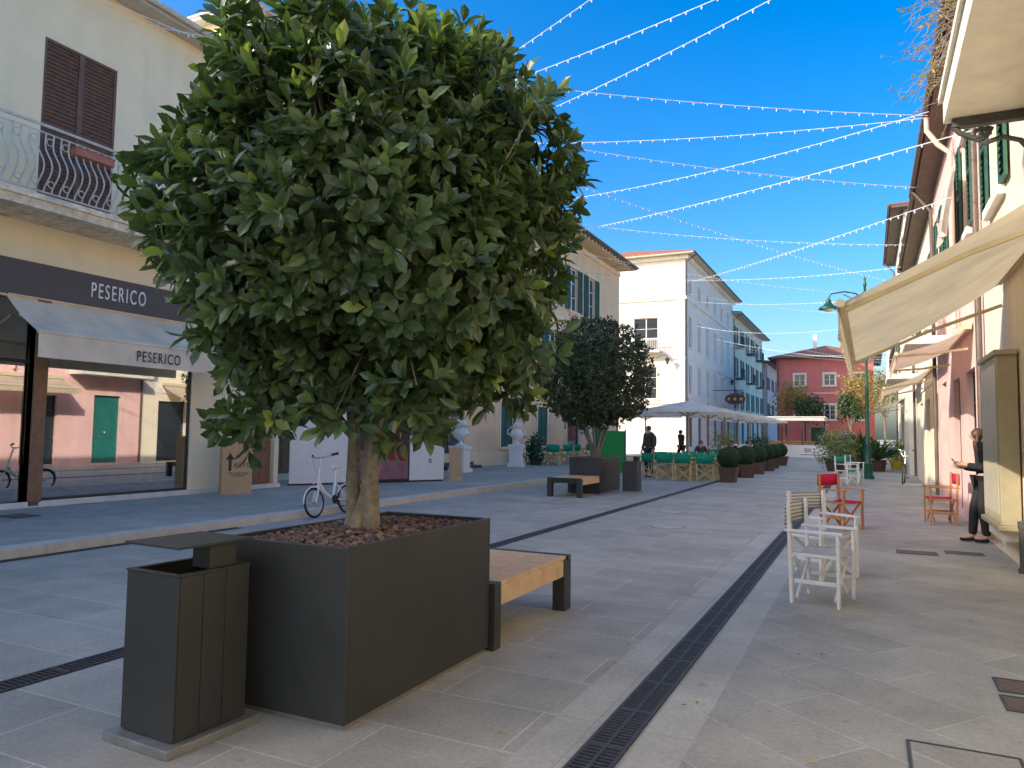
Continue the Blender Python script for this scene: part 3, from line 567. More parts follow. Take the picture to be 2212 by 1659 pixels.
with guard("right"):
 y1=13.2
 R1=building("peach_shop_building","peach plastered building with green shutters and projecting canopy",1.6,y1,-90,22,9,7.75,m_peach,
   [rwin(y,4.7,1.0,1.9,"wo",y1) for y in(-6,-2.6,.8,4.2,7.6,11.0)]+[rwin(12.0,.02,1.1,2.6,"hole",y1)]+[rwin(y,.15,1.1,2.4,"door",y1)+(m_teal,) for y in(4.6,)]+[rwin(y,.5,1.6,2.2,"shop",y1) for y in(-3,.4,6.6)],ov=.42,rise=1.6,trm=m_white)
 b=MB(); b.box(.06,.1,.2,.75,.02,2.6); b.box(1.22,1.26,.2,.75,.02,2.6); b.box(.1,1.22,.7,.75,.02,2.6); b.box(.1,1.22,.2,.7,2.56,2.6); b.obj("doorway",m_stone,R1)
 b=MB(); b.box(.16,1.18,.66,.69,.03,2.5); b.obj("door",m_doorw,R1)
 y1=21.5
 R2=building("pink_house","pink plastered house with green shutters and white window surrounds",1.6,y1,-90,8.28,9,7.8,m_pink,
   [rwin(y,5.0,.95,1.75,"wo",y1) for y in(14.2,16.8,19.4)]+[rwin(y,.1,1.2,2.6,"shop",y1) for y in(14.3,16.6)]+[rwin(19.3,.1,1.15,2.7,"door",y1)+(m_teal,)],ov=.42,rise=1.6,trm=m_white)
 y1=32
 R3=building("cream_house","cream house with pale stone ground floor and green shutters",1.65,y1,-90,10.48,9,7.9,m_cream2,
   [rwin(y,4.9,.95,1.75,"wo",y1) for y in(22.4,25.4,28.6)]+[rwin(y,.1,1.4,2.6,"shop",y1) for y in(22.3,25.2,28.4)],ov=.42,rise=1.6,trm=m_white)
 b=MB(); b.box(0,10.48,-.035,-.002,3.05,3.3); b.obj("cornice",m_white,R3)
 y1=46
 R4=building("tall_pale_house","taller pale house with louvred attic and red tiled roof",1.5,y1,-90,11,9,11.2,m_stone,
   [rwin(y,8.6,1.1,1.7,"wc",y1) for y in(36,39,42)]+[rwin(y,5.0,1.0,1.8,"wo",y1) for y in(36,39,42)]+[rwin(y,.1,1.4,2.6,"shop",y1) for y in(36,40)],s1=[(.3,8.4,1.5,2.2,"wc")],ov=.5,rise=1.2,trm=m_white)
 y1=60
 R5=building("low_cream_house","low cream house beyond the taller one",1.9,y1,-90,13.9,9,6.6,m_cream2,[rwin(y,4,1.0,1.7,"wo",y1) for y in(48,52,56)]+[rwin(y,.1,1.4,2.6,"shop",y1) for y in(48,53)],ov=.5,rise=1.3)
 R6=building("yellow_corner_house","cream corner house at the edge of the square",2.6,76,-90,15.9,9,8.2,m_peach,[(2,5,1,1.7,"wo"),(6,5,1,1.7,"wo"),(10,5,1,1.7,"wo")],ov=.5,rise=1.3)
with guard("canopy"):
 cn=thing("canopy_slab","pale plastered canopy slab projecting over the pavement","canopy",(0,0,0))
 b=MB(); b.box(.78,1.597,-3,9.0,4.88,5.12); b.box(.74,1.597,-3,9.04,5.122,5.2); b.obj("slab",m_stone,cn)
 b=MB(); b.box(.85,1.597,8.86,8.96,4.78,4.875); b.tube([(.86,8.9,4.8),(.92,8.9,4.72),(1.05,8.9,4.64),(1.16,8.9,4.66),(1.2,8.9,4.74)],.03,8)
 b.tube([(1.1+.09*math.cos(a*.5)*(1-a*.05),8.9,4.66+.09*math.sin(a*.5)*(1-a*.05)) for a in range(16)],.022,8); b.tube([(1.1,8.9,4.57),(1.3,8.9,4.62),(1.45,8.9,4.56),(1.59,8.9,4.35)],.028,8); b.obj("iron_bracket",m_iron,cn,smooth=60)
 m_arm=M("arm_beige",(.66,.56,.34),.5,.1)
 awning("large beige awning stretched out over the pavement chairs",1.58,11.2,-90,5.1,1.73,3.5,2.52,.24,m_awn2,armm=m_arm)
 awning("peach coloured awning over a shop front",1.58,17.9,-90,3.6,1.1,3.35,2.95,.2,m_awn3,armm=m_arm)
 awning("peach coloured awning over a shop front",1.62,26.9,-90,4.5,1.2,3.4,2.85,.2,m_awn3,armm=m_arm)
 awning("pale awning over a shop front near the square",1.48,43,-90,5,1.4,3.3,2.8,.2,m_awn2,armm=m_arm)
 mc=thing("menu_case","tall gilt framed glass display case fixed to the wall","display case",(1.6,0,0))
 b=MB(); b.box(-.22,-.02,10.35,11.75,.5,2.5); b.box(-.26,-.02,10.3,11.8,2.5,2.56); b.box(-.26,-.02,10.3,11.8,.44,.5); b.obj("case",m_gold,mc,bevel=.008)
 b=MB(); b.box(-.232,-.222,10.45,11.65,.62,2.4); b.obj("front_panel",m_casep,mc)
 b=MB(); b.box(-.195,-.02,10.5,11.6,.3,.43); b.obj("lower_shelf",m_stone,mc)
 dp=thing("downpipe","short dark cast iron pipe foot against the wall","pipe",(1.55,10.1,0)); b=MB(); b.tube([(0,0,0),(0,0,.55)],.045,10); b.lathe([(.06,0),(.06,.05),(.05,.06)],12); b.tube([(0,0,.50),(0,0,.58)],.055,10); b.obj("pipe",m_iron,dp,smooth=50)
 dp=thing("downpipe","pale peach rainwater pipe bending from the gutter","pipe",(0,0,0)); yy=16.2; b=MB(); b.tube([(1.12,yy,7.75),(1.12,yy,7.5),(1.3,yy,7.2),(1.5,yy,7.0),(1.5,yy,3.6)],.05,10); b.obj("pipe",M("pale_pipe",(.66,.52,.42),.6,.1),dp,smooth=50)
def leaves(mb,attr,c,r,n,size,seed=1,shell=.55):
    rnd=random.Random(seed)
    for i in range(n):
        d=Vector((rnd.gauss(0,1),rnd.gauss(0,1),rnd.gauss(0,1))).normalized(); q=shell+(1-shell)*rnd.random()**.6
        lump=1+.10*math.sin(d.x*5+seed)*math.cos(d.y*4+seed*2)+.06*math.sin(d.z*9+d.x*7) if shell<.85 else 1
        p=Vector((c[0]+d.x*r[0]*q*lump,c[1]+d.y*r[1]*q*lump,c[2]+d.z*r[2]*q*lump))
        nrm=(d+Vector((rnd.uniform(-.9,.9),rnd.uniform(-.9,.9),rnd.uniform(-.5,1)))).normalized(); a=nrm.orthogonal().normalized(); a.rotate(Matrix.Rotation(rnd.uniform(0,6.28),3,nrm)); bb=nrm.cross(a)
        s=size*rnd.uniform(.6,1.3); mb.add([p-a*s,p-bb*s*.42+nrm*s*.1,p+a*s,p+bb*s*.42+nrm*s*.1],[(0,1,2,3)])
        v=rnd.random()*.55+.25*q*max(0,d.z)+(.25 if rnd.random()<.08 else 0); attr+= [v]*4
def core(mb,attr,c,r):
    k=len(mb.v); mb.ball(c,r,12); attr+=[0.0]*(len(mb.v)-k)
def leafobj(mb,attr,name,mat,parent,T=None):
    me=mb.mesh(name,mat); a=me.attributes.new("lv",'FLOAT','POINT'); a.data.foreach_set("value",attr); return part(me,name,parent,T)
with guard("rbalc"):
 rb=thing("balcony","stone balcony with white railing on the pink house","balcony",(0,0,0)); b=MB(); b.box(.75,1.597,18.2,21.3,3.55,3.72); b.obj("slab",m_stone,rb); b=MB()
 for i in range(26): b.tube([(.79,18.25+i*.12,3.72),(.73,18.25+i*.12,4.1),(.79,18.25+i*.12,4.6)],.012,5)
 b.box(.76,.82,18.2,21.3,4.6,4.64); b.obj("railing",m_whitep,rb)
 for i,(y,x) in enumerate(((18.4,.68),(19.4,.68),(20.4,.68))):
  p=thing("flower_box","terracotta flower box with pink blossoms on the balcony railing","flower box",(x,y,4.25),0,"flower boxes on the balcony"); b=MB(); b.box(-.12,.12,0,.85,0,.22); b.box(-.135,.135,-.015,.865,.221,.25); b.obj("trough",m_terra,p)
  m=MB();a=[]; leaves(m,a,(0,.42,.4),(.2,.42,.2),220,.05,i); leafobj(m,a,"foliage",m_box,p); m=MB();a=[]; leaves(m,a,(-.03,.42,.5),(.24,.42,.24),220,.05,i+5,.7); leafobj(m,a,"blossom",m_pinkfl,p)
 rb=thing("balcony","small pale balcony with railing further along the street","balcony",(0,0,0)); b=MB(); b.box(.6,1.647,28,31.3,3.5,3.66); b.obj("slab",m_stone,rb); b=MB()
 for i in range(24): b.box(.63,.66,28.1+i*.135,28.13+i*.135,3.66,4.6)
 b.box(.61,.68,28.05,31.25,4.6,4.64); b.obj("railing",m_whitep,rb)
 cl=thing("hanging_cloth","pale cloth draped out of an upper window","cloth",(1.4,14.4,0)); b=MB(); vs=[];fs=[]
 for i in range(13):
  for j in range(9): t=j/8; vs.append((-.18*t-.05*math.sin(i*1.3+t*2),i*.12-t*.1*math.sin(i),6.2-1.15*t-.06*math.sin(i*.9)))
 for i in range(12):
  for j in range(8): a=i*9+j; fs.append((a,a+1,a+10,a+9))
 b.add(vs,fs); b.obj("sheet",cloth("pink_cloth",(.82,.66,.56),.3),cl,smooth=60)
 vn=thing("climbing_vine","bare brown climbing vine tangle hanging from the eaves","vine",(0,0,0)); b=MB(); rnd=random.Random(4); tips=[]
 for i in range(90):
  p=Vector((1.15+rnd.uniform(-.1,.2),rnd.uniform(9.8,12.4),rnd.uniform(6.3,7.9))); d=Vector((rnd.uniform(-1,-.1),rnd.uniform(-.5,.5),rnd.uniform(-.6,.7))).normalized(); pts=[p]
  for k in range(7): d=(d+Vector((rnd.uniform(-.4,.3),rnd.uniform(-.4,.4),rnd.uniform(-.55,.3)))).normalized(); p=p+d*rnd.uniform(.06,.17); pts.append(p)
  b.tube(pts,[.009-.001*k for k in range(8)],4); tips+=pts[3:]
 b.obj("stems",m_bark2,vn); m=MB();a=[]
 for p in rnd.sample(tips,110): leaves(m,a,p,(.05,.05,.05),3,.035,int(p.x*1000))
 leafobj(m,a,"foliage",m_aut,vn)
# ---------------------------------------------------------------- planters, bench, bin
def planter(label,loc,rz=0,W=.86,Ln=1.56,H=.905,group="large planters with benches"):
    r=thing("planter",label,"planter",loc,rz,group); b=MB(); w=W/2;l=Ln/2;t=.028
    b.box(-w,w,-l,-l+t,.03,H);b.box(-w,w,l-t,l,.03,H);b.box(-w,-w+t,-l+t,l-t,.03,H);b.box(w-t,w,-l+t,l-t,.03,H)
    b.box(-w+t,w-t,-l+t,l-t,.03,.06); b.obj("box",m_dk,r,bevel=.004)
    b=MB(); b.box(-w+.02,w-.02,-l+.02,l-.02,0,.032); b.obj("base",m_steel,r)
    b=MB(); vs=[];fs=[];nx=14;ny=24
    for i in range(nx+1):
        for j in range(ny+1): x=-w+t+(W-2*t)*i/nx;y=-l+t+(Ln-2*t)*j/ny; vs.append((x,y,H-.045+.025*math.exp(-(x*x+y*y)*6)+.006*math.sin(i*3+j*2)))
    for i in range(nx):
        for j in range(ny): a=i*(ny+1)+j; fs.append((a,a+ny+1,a+ny+2,a+1))
    b.add(vs,fs); b.obj("soil",CH[1],r)
    b=MB(); rnd=random.Random(3)
    for i in range(1500):
        x=rnd.uniform(-w+.05,w-.05);y=rnd.uniform(-l+.05,l-.05); z=H-.038+.03*math.exp(-(x*x+y*y)*6)+rnd.uniform(0,.014); s=rnd.uniform(.012,.034)
        T=TR(x,y,z)@Matrix.Rotation(rnd.uniform(0,6.3),4,'Z')@Matrix.Rotation(rnd.uniform(-.6,.6),4,'X')@Matrix.Rotation(rnd.uniform(-.6,.6),4,'Y')
        q=[(s*math.cos(k*1.257+rnd.uniform(-.3,.3)),s*.62*math.sin(k*1.257+rnd.uniform(-.3,.3)),0) for k in range(5)]
        b.add(q+[(u,v,.006) for u,v,_ in q],[(4,3,2,1,0),(5,6,7,8,9)]+[(k,(k+1)%5,(k+1)%5+5,k+5) for k in range(5)],rnd.choice((0,0,0,1,1,2,3)),T)
    b.obj("mulch",CH,r); return r
def bench(label,loc,rz):
    r=thing("bench",label,"bench",loc,rz,"large planters with benches"); w=.43
    b=MB(); b.box(-w,w,0,.10,0,.455); b.obj("end_panel",m_dk,r,bevel=.004)
    for x in(-w,w-.11): 
        b=MB(); b.box(x,x+.11,1.30,1.45,0,.42); b.obj("leg",m_dk,r,bevel=.004)
    b=MB(); b.box(-w,w,1.40,1.452,.421,.455); b.box(-w,w,1.38,1.398,.33,.455); b.obj("end_rail",m_dk,r,bevel=.003)
    b=MB(); n=14
    for i in range(n): x=-w+.012+i*(2*w-.024)/n; b.box(x,x+(2*w-.024)/n-.007,.103,1.378,.425,.452)
    b.obj("seat",m_woodp,r,bevel=.002)
    for x in(w-.045,-w+.008): b=MB(); b.box(x,x+.037,.103,1.298,.29,.424); b.obj("side_board",m_woodp,r,bevel=.003)
    return r
def litter(label,loc,rz):
    r=thing("litter_bin",label,"litter bin",loc,rz,"litter bins beside the planters")
    b=MB(); b.box(-.235,.235,-.27,.27,0,.045); b.obj("base_plate",m_steel,r,bevel=.004)
    b=MB(); W=.19;D=.21;t=.012
    b.box(-W,W,-D,-D+t,.05,.80);b.box(-W,W,D-t,D,.05,.80);b.box(-W,-W+t,-D+t,D-t,.05,.80);b.box(-W+t,W-t,-D+t,D-t,.05,.07)
    for i in range(3): y=-D+t+(2*D-2*t)*i/3; b.box(W-t,W,y+.0015,y+(2*D-2*t)/3-.0015,.05,.80)
    b.box(-W-.004,W+.004,-D-.004,-D+.03,.801,.812);b.box(-W-.004,W+.004,D-.03,D+.004,.801,.812);b.box(-W-.004,-W+.03,-D+.03,D-.03,.801,.812);b.box(W-.03,W+.004,-D+.03,D-.03,.801,.812); b.obj("bin_body",m_dk,r,bevel=.003)
    b=MB(); b.box(-W+t+.004,W-t-.004,-D+t+.004,D-t-.004,.08,.55); b.obj("liner",m_dk2,r)
    b=MB(); b.box(W-.15,W-.02,-.02,.14,.813,.93); b.obj("lid_support",m_dk,r,bevel=.003)
    b=MB(); b.box(-W-.015,W+.01,-D-.01,D+.01,.931,.943); b.obj("lid",m_dk,r,bevel=.002); return r
with guard("furniture"):
 pl=planter("large anthracite steel planter with slate mulch holding a tree",(-2.805,3.835,.005))
 copy_thing(pl,(-6.53,18.7,.005),0)
 bn=bench("low wooden slat bench with black steel ends beside the planter",(-2.77,4.63,.005),0); copy_thing(bn,(-6.53,17.9,.005),180)
 bi=litter("dark steel litter bin with flat raised lid on a steel base",(-3.09,2.71,.004),-3); copy_thing(bi,(-5.55,18.75,.004),0)
# ---------------------------------------------------------------- trees
def bigleaf(mb,attr,p,d,up,L,w,lv,rnd):
    s=d.cross(up); 
    if s.length<1e-3: return
    s.normalize(); n=s.cross(d).normalized(); dr=rnd.uniform(.05,.28)
    s0=p;s1=p+d*L*.35;s2=p+d*L*.72-n*L*dr*.4;s3=p+d*L-n*L*dr; f=L*rnd.uniform(.03,.09)
    l1=s1-s*w*.42+n*f;r1=s1+s*w*.42+n*f;l2=s2-s*w*.5+n*f;r2=s2+s*w*.5+n*f
    mb.add([s0,s1,s2,s3,l1,r1,l2,r2],[(0,1,4),(1,2,6,4),(2,3,6),(0,5,1),(1,5,7,2),(2,7,3)]); attr+=[lv]*8
def rosette_crown(c,R,ncl,L,seed,shape,lw=.42,k=7,sh=.62,mb=None,attr=None):
    rnd=random.Random(seed); mb=mb or MB(); attr=attr if attr is not None else []; tips=[]
    for i in range(ncl):
        d=Vector((rnd.gauss(0,1),rnd.gauss(0,1),rnd.gauss(0,1))).normalized(); lump=shape(d)
        q=(sh+(1-sh)*rnd.random()**.55)*lump
        if rnd.random()<.07: q*=1.09
        p=Vector((c[0]+d.x*R[0]*q,c[1]+d.y*R[1]*q,c[2]+d.z*R[2]*q)); tips.append(p)
        ax=(d*1.0+Vector((rnd.uniform(-.5,.5),rnd.uniform(-.5,.5),rnd.uniform(-.1,.9)))).normalized(); o=ax.orthogonal().normalized(); o2=ax.cross(o)
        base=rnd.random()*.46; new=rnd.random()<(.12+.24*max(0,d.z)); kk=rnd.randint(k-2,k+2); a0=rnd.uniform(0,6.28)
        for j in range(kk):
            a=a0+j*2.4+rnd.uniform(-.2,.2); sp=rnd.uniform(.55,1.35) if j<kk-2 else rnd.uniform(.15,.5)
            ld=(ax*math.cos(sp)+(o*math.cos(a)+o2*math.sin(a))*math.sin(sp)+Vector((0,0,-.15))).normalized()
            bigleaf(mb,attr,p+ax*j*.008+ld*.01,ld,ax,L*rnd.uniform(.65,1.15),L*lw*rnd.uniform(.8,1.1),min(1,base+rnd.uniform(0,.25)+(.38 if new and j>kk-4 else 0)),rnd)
    return mb,attr,tips
def branches(mb,base,tips,c,n,rnd,r0=.02):
    for p in rnd.sample(tips,n):
        s=base+(Vector((c[0],c[1],c[2]-.3))-base)*rnd.uniform(.3,1)+Vector((rnd.uniform(-.15,.15),rnd.uniform(-.15,.15),0)); m=s.lerp(p,.5)+Vector((rnd.uniform(-.1,.1),rnd.uniform(-.1,.1),rnd.uniform(-.12,.12)))
        mb.tube([s,m,p],[r0,r0*.6,r0*.2],5)
with guard("tree1"):
 t1=thing("broadleaf_tree","tall round evergreen tree with large glossy leaves in planter","tree",(0,0,0))
 c1=(-2.87,3.82,2.84)
 def shp(d):
  a=math.atan2(d.y,d.x); f=1+.05*math.sin(3*a+1)+.06*math.sin(5*a+d.z*4)+.06*math.sin(d.z*7+a*2)+.03*math.sin(11*a+d.z*13)
  e=1.0/max(.6,(abs(d.z)**2.6+(1-d.z*d.z)**1.3)**(1/2.6)); f*=1+.6*(e-1)
  return f if d.z>-.6 else f*(1.0-.28*(-d.z-.6))
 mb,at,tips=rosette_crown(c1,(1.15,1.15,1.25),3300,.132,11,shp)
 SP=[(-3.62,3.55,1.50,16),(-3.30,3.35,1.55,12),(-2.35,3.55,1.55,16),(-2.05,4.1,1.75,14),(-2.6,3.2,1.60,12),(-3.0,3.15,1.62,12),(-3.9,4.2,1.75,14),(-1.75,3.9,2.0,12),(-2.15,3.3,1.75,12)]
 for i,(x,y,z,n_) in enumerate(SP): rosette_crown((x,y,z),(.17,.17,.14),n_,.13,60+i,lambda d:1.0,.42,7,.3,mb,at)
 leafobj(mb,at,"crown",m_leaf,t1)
 b=MB(); rnd=random.Random(5); z0=.85
 A=[(-2.90,3.80,z0),(-2.92,3.80,.98),(-2.95,3.82,1.2),(-2.97,3.85,1.45),(-3.03,3.88,1.7),(-3.10,3.9,2.3),(-3.05,3.85,3.2)]
 B=[(-2.80,3.80,z0),(-2.79,3.79,.98),(-2.79,3.78,1.2),(-2.75,3.75,1.45),(-2.68,3.72,1.7),(-2.62,3.75,2.3),(-2.75,3.8,3.2)]
 D=[(-2.83,3.84,z0),(-2.86,3.86,1.1),(-2.80,3.90,1.4),(-2.84,3.92,1.75),(-2.9,3.9,2.2),(-2.9,3.9,3.0),(-2.85,3.8,3.5)]
 b.tube(A,[.066,.050,.044,.039,.034,.026,.012],12); b.tube(B,[.078,.062,.054,.047,.038,.028,.012],12); b.tube(D,[.045,.034,.030,.027,.024,.02,.01],10)
 b.tube([(-2.85,3.73,z0-.02),(-2.84,3.73,.95),(-2.81,3.76,1.1),(-2.79,3.77,1.25)],[.052,.046,.036,.02],10); b.tube([(-2.74,3.76,z0-.02),(-2.76,3.76,.95),(-2.78,3.77,1.08)],[.045,.038,.02],8); b.tube([(-2.95,3.76,z0-.02),(-2.93,3.78,.93),(-2.92,3.79,1.05)],[.04,.035,.02],8)
 for s_,e_ in ((A[3],(-3.35,3.7,1.95)),(A[4],(-3.4,4.0,2.4)),(B[3],(-2.4,3.6,1.95)),(B[4],(-2.2,3.9,2.4)),(D[3],(-2.7,3.3,2.3)),(A[4],(-3.1,3.3,2.3)),(B[4],(-2.6,4.3,2.3))):
  s=Vector(s_); e=Vector(e_); b.tube([s,s.lerp(e,.5)+Vector((0,0,-.04)),e],[.024,.018,.010],7)
 for x,y,z,n_ in SP: e=Vector((x,y,z)); s=Vector(A[5] if x<-2.9 else B[5])-Vector((0,0,.2)); b.tube([s,s.lerp(e,.5)+Vector((0,0,.15)),e],[.014,.009,.004],5)
 branches(b,Vector((-2.85,3.8,1.7)),tips,c1,460,rnd,.010)
 b.obj("trunk",m_bark,t1,smooth=70)
with guard("tree2"):
 t2=thing("round_tree","clipped round evergreen tree with fine leaves in second planter","tree",(0,0,0)); c2=(-6.55,18.65,3.05)
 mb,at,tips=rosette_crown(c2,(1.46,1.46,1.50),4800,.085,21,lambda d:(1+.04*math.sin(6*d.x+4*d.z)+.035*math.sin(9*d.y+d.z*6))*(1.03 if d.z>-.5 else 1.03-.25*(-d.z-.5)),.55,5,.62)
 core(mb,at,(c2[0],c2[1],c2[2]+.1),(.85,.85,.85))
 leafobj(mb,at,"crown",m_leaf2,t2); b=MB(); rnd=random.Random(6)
 for i in range(9):
  a=i*.7; b.tube([(-6.52+.07*math.cos(a),18.68+.07*math.sin(a),.86),(-6.52+.14*math.cos(a),18.68+.14*math.sin(a),1.2),(-6.52+.42*math.cos(a),18.68+.42*math.sin(a),1.9),(-6.5+.7*math.cos(a),18.68+.7*math.sin(a),2.7)],[.045,.038,.028,.015],7)
 branches(b,Vector((-6.5,18.65,1.6)),tips,c2,200,rnd,.015); b.obj("trunk",m_bark2,t2,smooth=70)
def smalltree(label,x,y,r,zc,mat,seed,n=1500,size=.14,rz=None):
    t=thing("small_tree",label,"tree",(x,y,0)); m=MB();a=[]
    rr=random.Random(seed); rz=rz or r
    for i in range(7):
        d=Vector((rr.gauss(0,1),rr.gauss(0,1),rr.gauss(0,1))).normalized()*.45
        leaves(m,a,(d.x*r,d.y*r,zc+d.z*rz),(r*.62,r*.62,rz*.62),n//7,size,seed+i,.2)
    leafobj(m,a,"crown",mat,t); b=MB(); b.tube([(0,0,0),(.05,0,zc*.4),(0,.05,zc)],[.12,.09,.05],8)
    for i in range(5): b.tube([(0,0,zc*.55),(math.cos(i*1.3)*r*.6,math.sin(i*1.3)*r*.6,zc+.3*rz)],[.05,.015],5)
    b.obj("trunk",m_bark2,t); return t
def shrub(name,label,x,y,r,h,mat,seed,n,size,pot=None,group=None):
    t=thing(name,label,"shrub",(x,y,0),0,group); m=MB();a=[]
    for i in range(4): leaves(m,a,(math.cos(i*1.9)*r*.35,math.sin(i*1.9)*r*.35,h*.55),(r*.7,r*.7,h*.48),n//4,size,seed+i,.3)
    leafobj(m,a,"foliage",mat,t); b=MB()
    if pot: b.lathe([(r*.35,0),(r*.5,h*.28),(r*.53,h*.3),(r*.45,h*.3)],16); b.obj("pot",pot,t,smooth=40)
    else:
        for i in range(6): b.tube([(0,0,0),(math.cos(i)*r*.4,math.sin(i)*r*.4,h*.5)],[.03,.01],5)
        b.obj("stems",m_bark2,t)
def agave(x,y,s,seed):
    t=thing("spiky_plant","spiky long leaved plant in a dark pot","plant",(x,y,0)); b=MB(); b.lathe([(.25*s,0),(.32*s,.45*s),(.35*s,.47*s)],16); b.obj("pot",m_potb,t); m=MB();a=[];r=random.Random(seed)
    for i in range(70):
        an=r.uniform(0,6.28);el=r.uniform(.2,1.45);d=Vector((math.cos(an)*math.cos(el),math.sin(an)*math.cos(el),math.sin(el)));p=Vector((0,0,.45*s)); bigleaf(m,a,p,d,Vector((0,0,1)) if el<1.2 else Vector((1,0,0)),s*r.uniform(.7,1.1),.09*s,r.random()*.9,r)
    leafobj(m,a,"foliage",m_agave,t)
with guard("plants"):
 smalltree("yellowing autumn tree in front of the red house",-6.6,70,2.1,5.0,m_aut,31)
 smalltree("dense dark green tree in front of the red house",-4.6,68,1.6,3.9,m_box,32,1800)
 smalltree("yellowing autumn tree beside the street lamp",-.2,66,2.2,5.2,m_aut,33)
 smalltree("slim dark green tree in the square",-1.3,64,1.0,3.8,m_box,34,1200,.14,1.7)
 smalltree("yellowing autumn tree at the square corner",1.2,70,2.2,5.6,m_aut,36)
 shrub("large_shrub","pale variegated bushy shrub in a pot near the lamp",-1.35,36,.95,1.9,m_var,41,2400,.07,m_potb)
 shrub("large_shrub","green bushy shrub in a yellow pot by the wall",1.2,40,.7,1.5,m_var,43,700,.08,m_yel)
 shrub("large_shrub","dark leafy shrub in front of the café",-7.6,44,.9,1.9,m_var,44,900,.08,m_potb)
 shrub("large_shrub","dark leafy shrub in front of the café",-6.2,48,.9,1.7,m_box,45,900,.08,m_potb)
 shrub("potted_plant","leafy potted plant beside the palazzo entrance",-13.2,29.8,.5,1.5,m_agave,46,400,.11,m_potb)
 agave(-.45,38.5,1.3,1); agave(.35,37.2,1.1,2)
 bx=thing("box_topiary","clipped ball of box in a dark square pot","potted topiary",(-4.12,24.85,.004),0,"row of clipped box balls")
 b=MB(); b.add([(-.22,-.22,0),(.22,-.22,0),(.22,.22,0),(-.22,.22,0),(-.28,-.28,.44),(.28,-.28,.44),(.28,.28,.44),(-.28,.28,.44)],[(0,3,2,1),(4,5,6,7),(0,1,5,4),(1,2,6,5),(2,3,7,6),(3,0,4,7)]); b.box(-.30,.30,-.30,.30,.441,.48); b.obj("pot",m_potb,bx)
 m=MB();a=[]; leaves(m,a,(0,0,.79),(.37,.37,.36),4200,.024,51,.9); core(m,a,(0,0,.79),(.335,.335,.325)); leafobj(m,a,"foliage",m_box,bx)
 for x,y in((-4.06,28.0),(-4.01,30.9),(-4.03,34.0),(-4.1,37.4),(-4.18,41.0)): copy_thing(bx,(x,y,.004),random.uniform(0,90))
 fl=MB(); a=[]; rnd=random.Random(9)
 for i in range(80):
  x,y=(rnd.gauss(-2.6,1.8),rnd.gauss(4.6,2.2)) if i<45 else (rnd.uniform(-8,1.3),rnd.uniform(3,22))
  if -3.4<x<-2.2 and 2.3<y<6.2: continue
  an=rnd.uniform(0,6.28); bigleaf(fl,a,Vector((x,y,.022)),Vector((math.cos(an),math.sin(an),.02)),Vector((0,0,1)),rnd.uniform(.025,.06),.022,rnd.random(),rnd)
 o=leafobj(fl,a,"fallen_leaves",m_aut,None); o["kind"]="stuff"
# ---------------------------------------------------------------- chairs
def dchair(label,loc,rz,fm,seatm,backm,group,bh=.19):
    r=thing("folding_chair",label,"chair",loc,rz,group); b=MB()
    for sx in(-1,1):
        x=sx*.265
        b.bar((x,-.20,0),(x,-.20,.63),.045,.026); b.bar((x,.20,0),(x,.225,.90),.045,.026,0)
        b.bar((x,-.24,.645),(x,.26,.645),.055,.022); b.bar((x-sx*.012,-.18,.20),(x-sx*.012,.18,.20),.022,.035); b.bar((x-sx*.02,-.21,.435),(x-sx*.02,.21,.435),.028,.03)
    for y in(-.165,.165):
        b.bar((-.24,y,.05),(.24,y,.42),.02,.035); b.bar((-.24,y+.024,.42),(.24,y+.024,.05),.02,.035)
    b.obj("frame",fm,r,bevel=.003)
    b=MB();vs=[];fs=[]
    for i in range(9):
        for j in range(2): x=-.245+.49*i/8; vs.append((x,-.2+.4*j,.455-.03*math.sin(math.pi*i/8)))
    fs=[(2*i,2*i+2,2*i+3,2*i+1) for i in range(8)]; b.add(vs,fs); o=b.obj("seat",seatm,r,smooth=60); s=o.modifiers.new("s","SOLIDIFY"); s.thickness=.006
    b=MB();vs=[]
    for i in range(9):
        for j in range(2): x=-.285+.57*i/8; vs.append((x,.245+.02*math.sin(math.pi*i/8),.88-bh+bh*j))
    b.add(vs,fs); o=b.obj("backrest",backm,r,smooth=60); s=o.modifiers.new("s","SOLIDIFY"); s.thickness=.008; return r
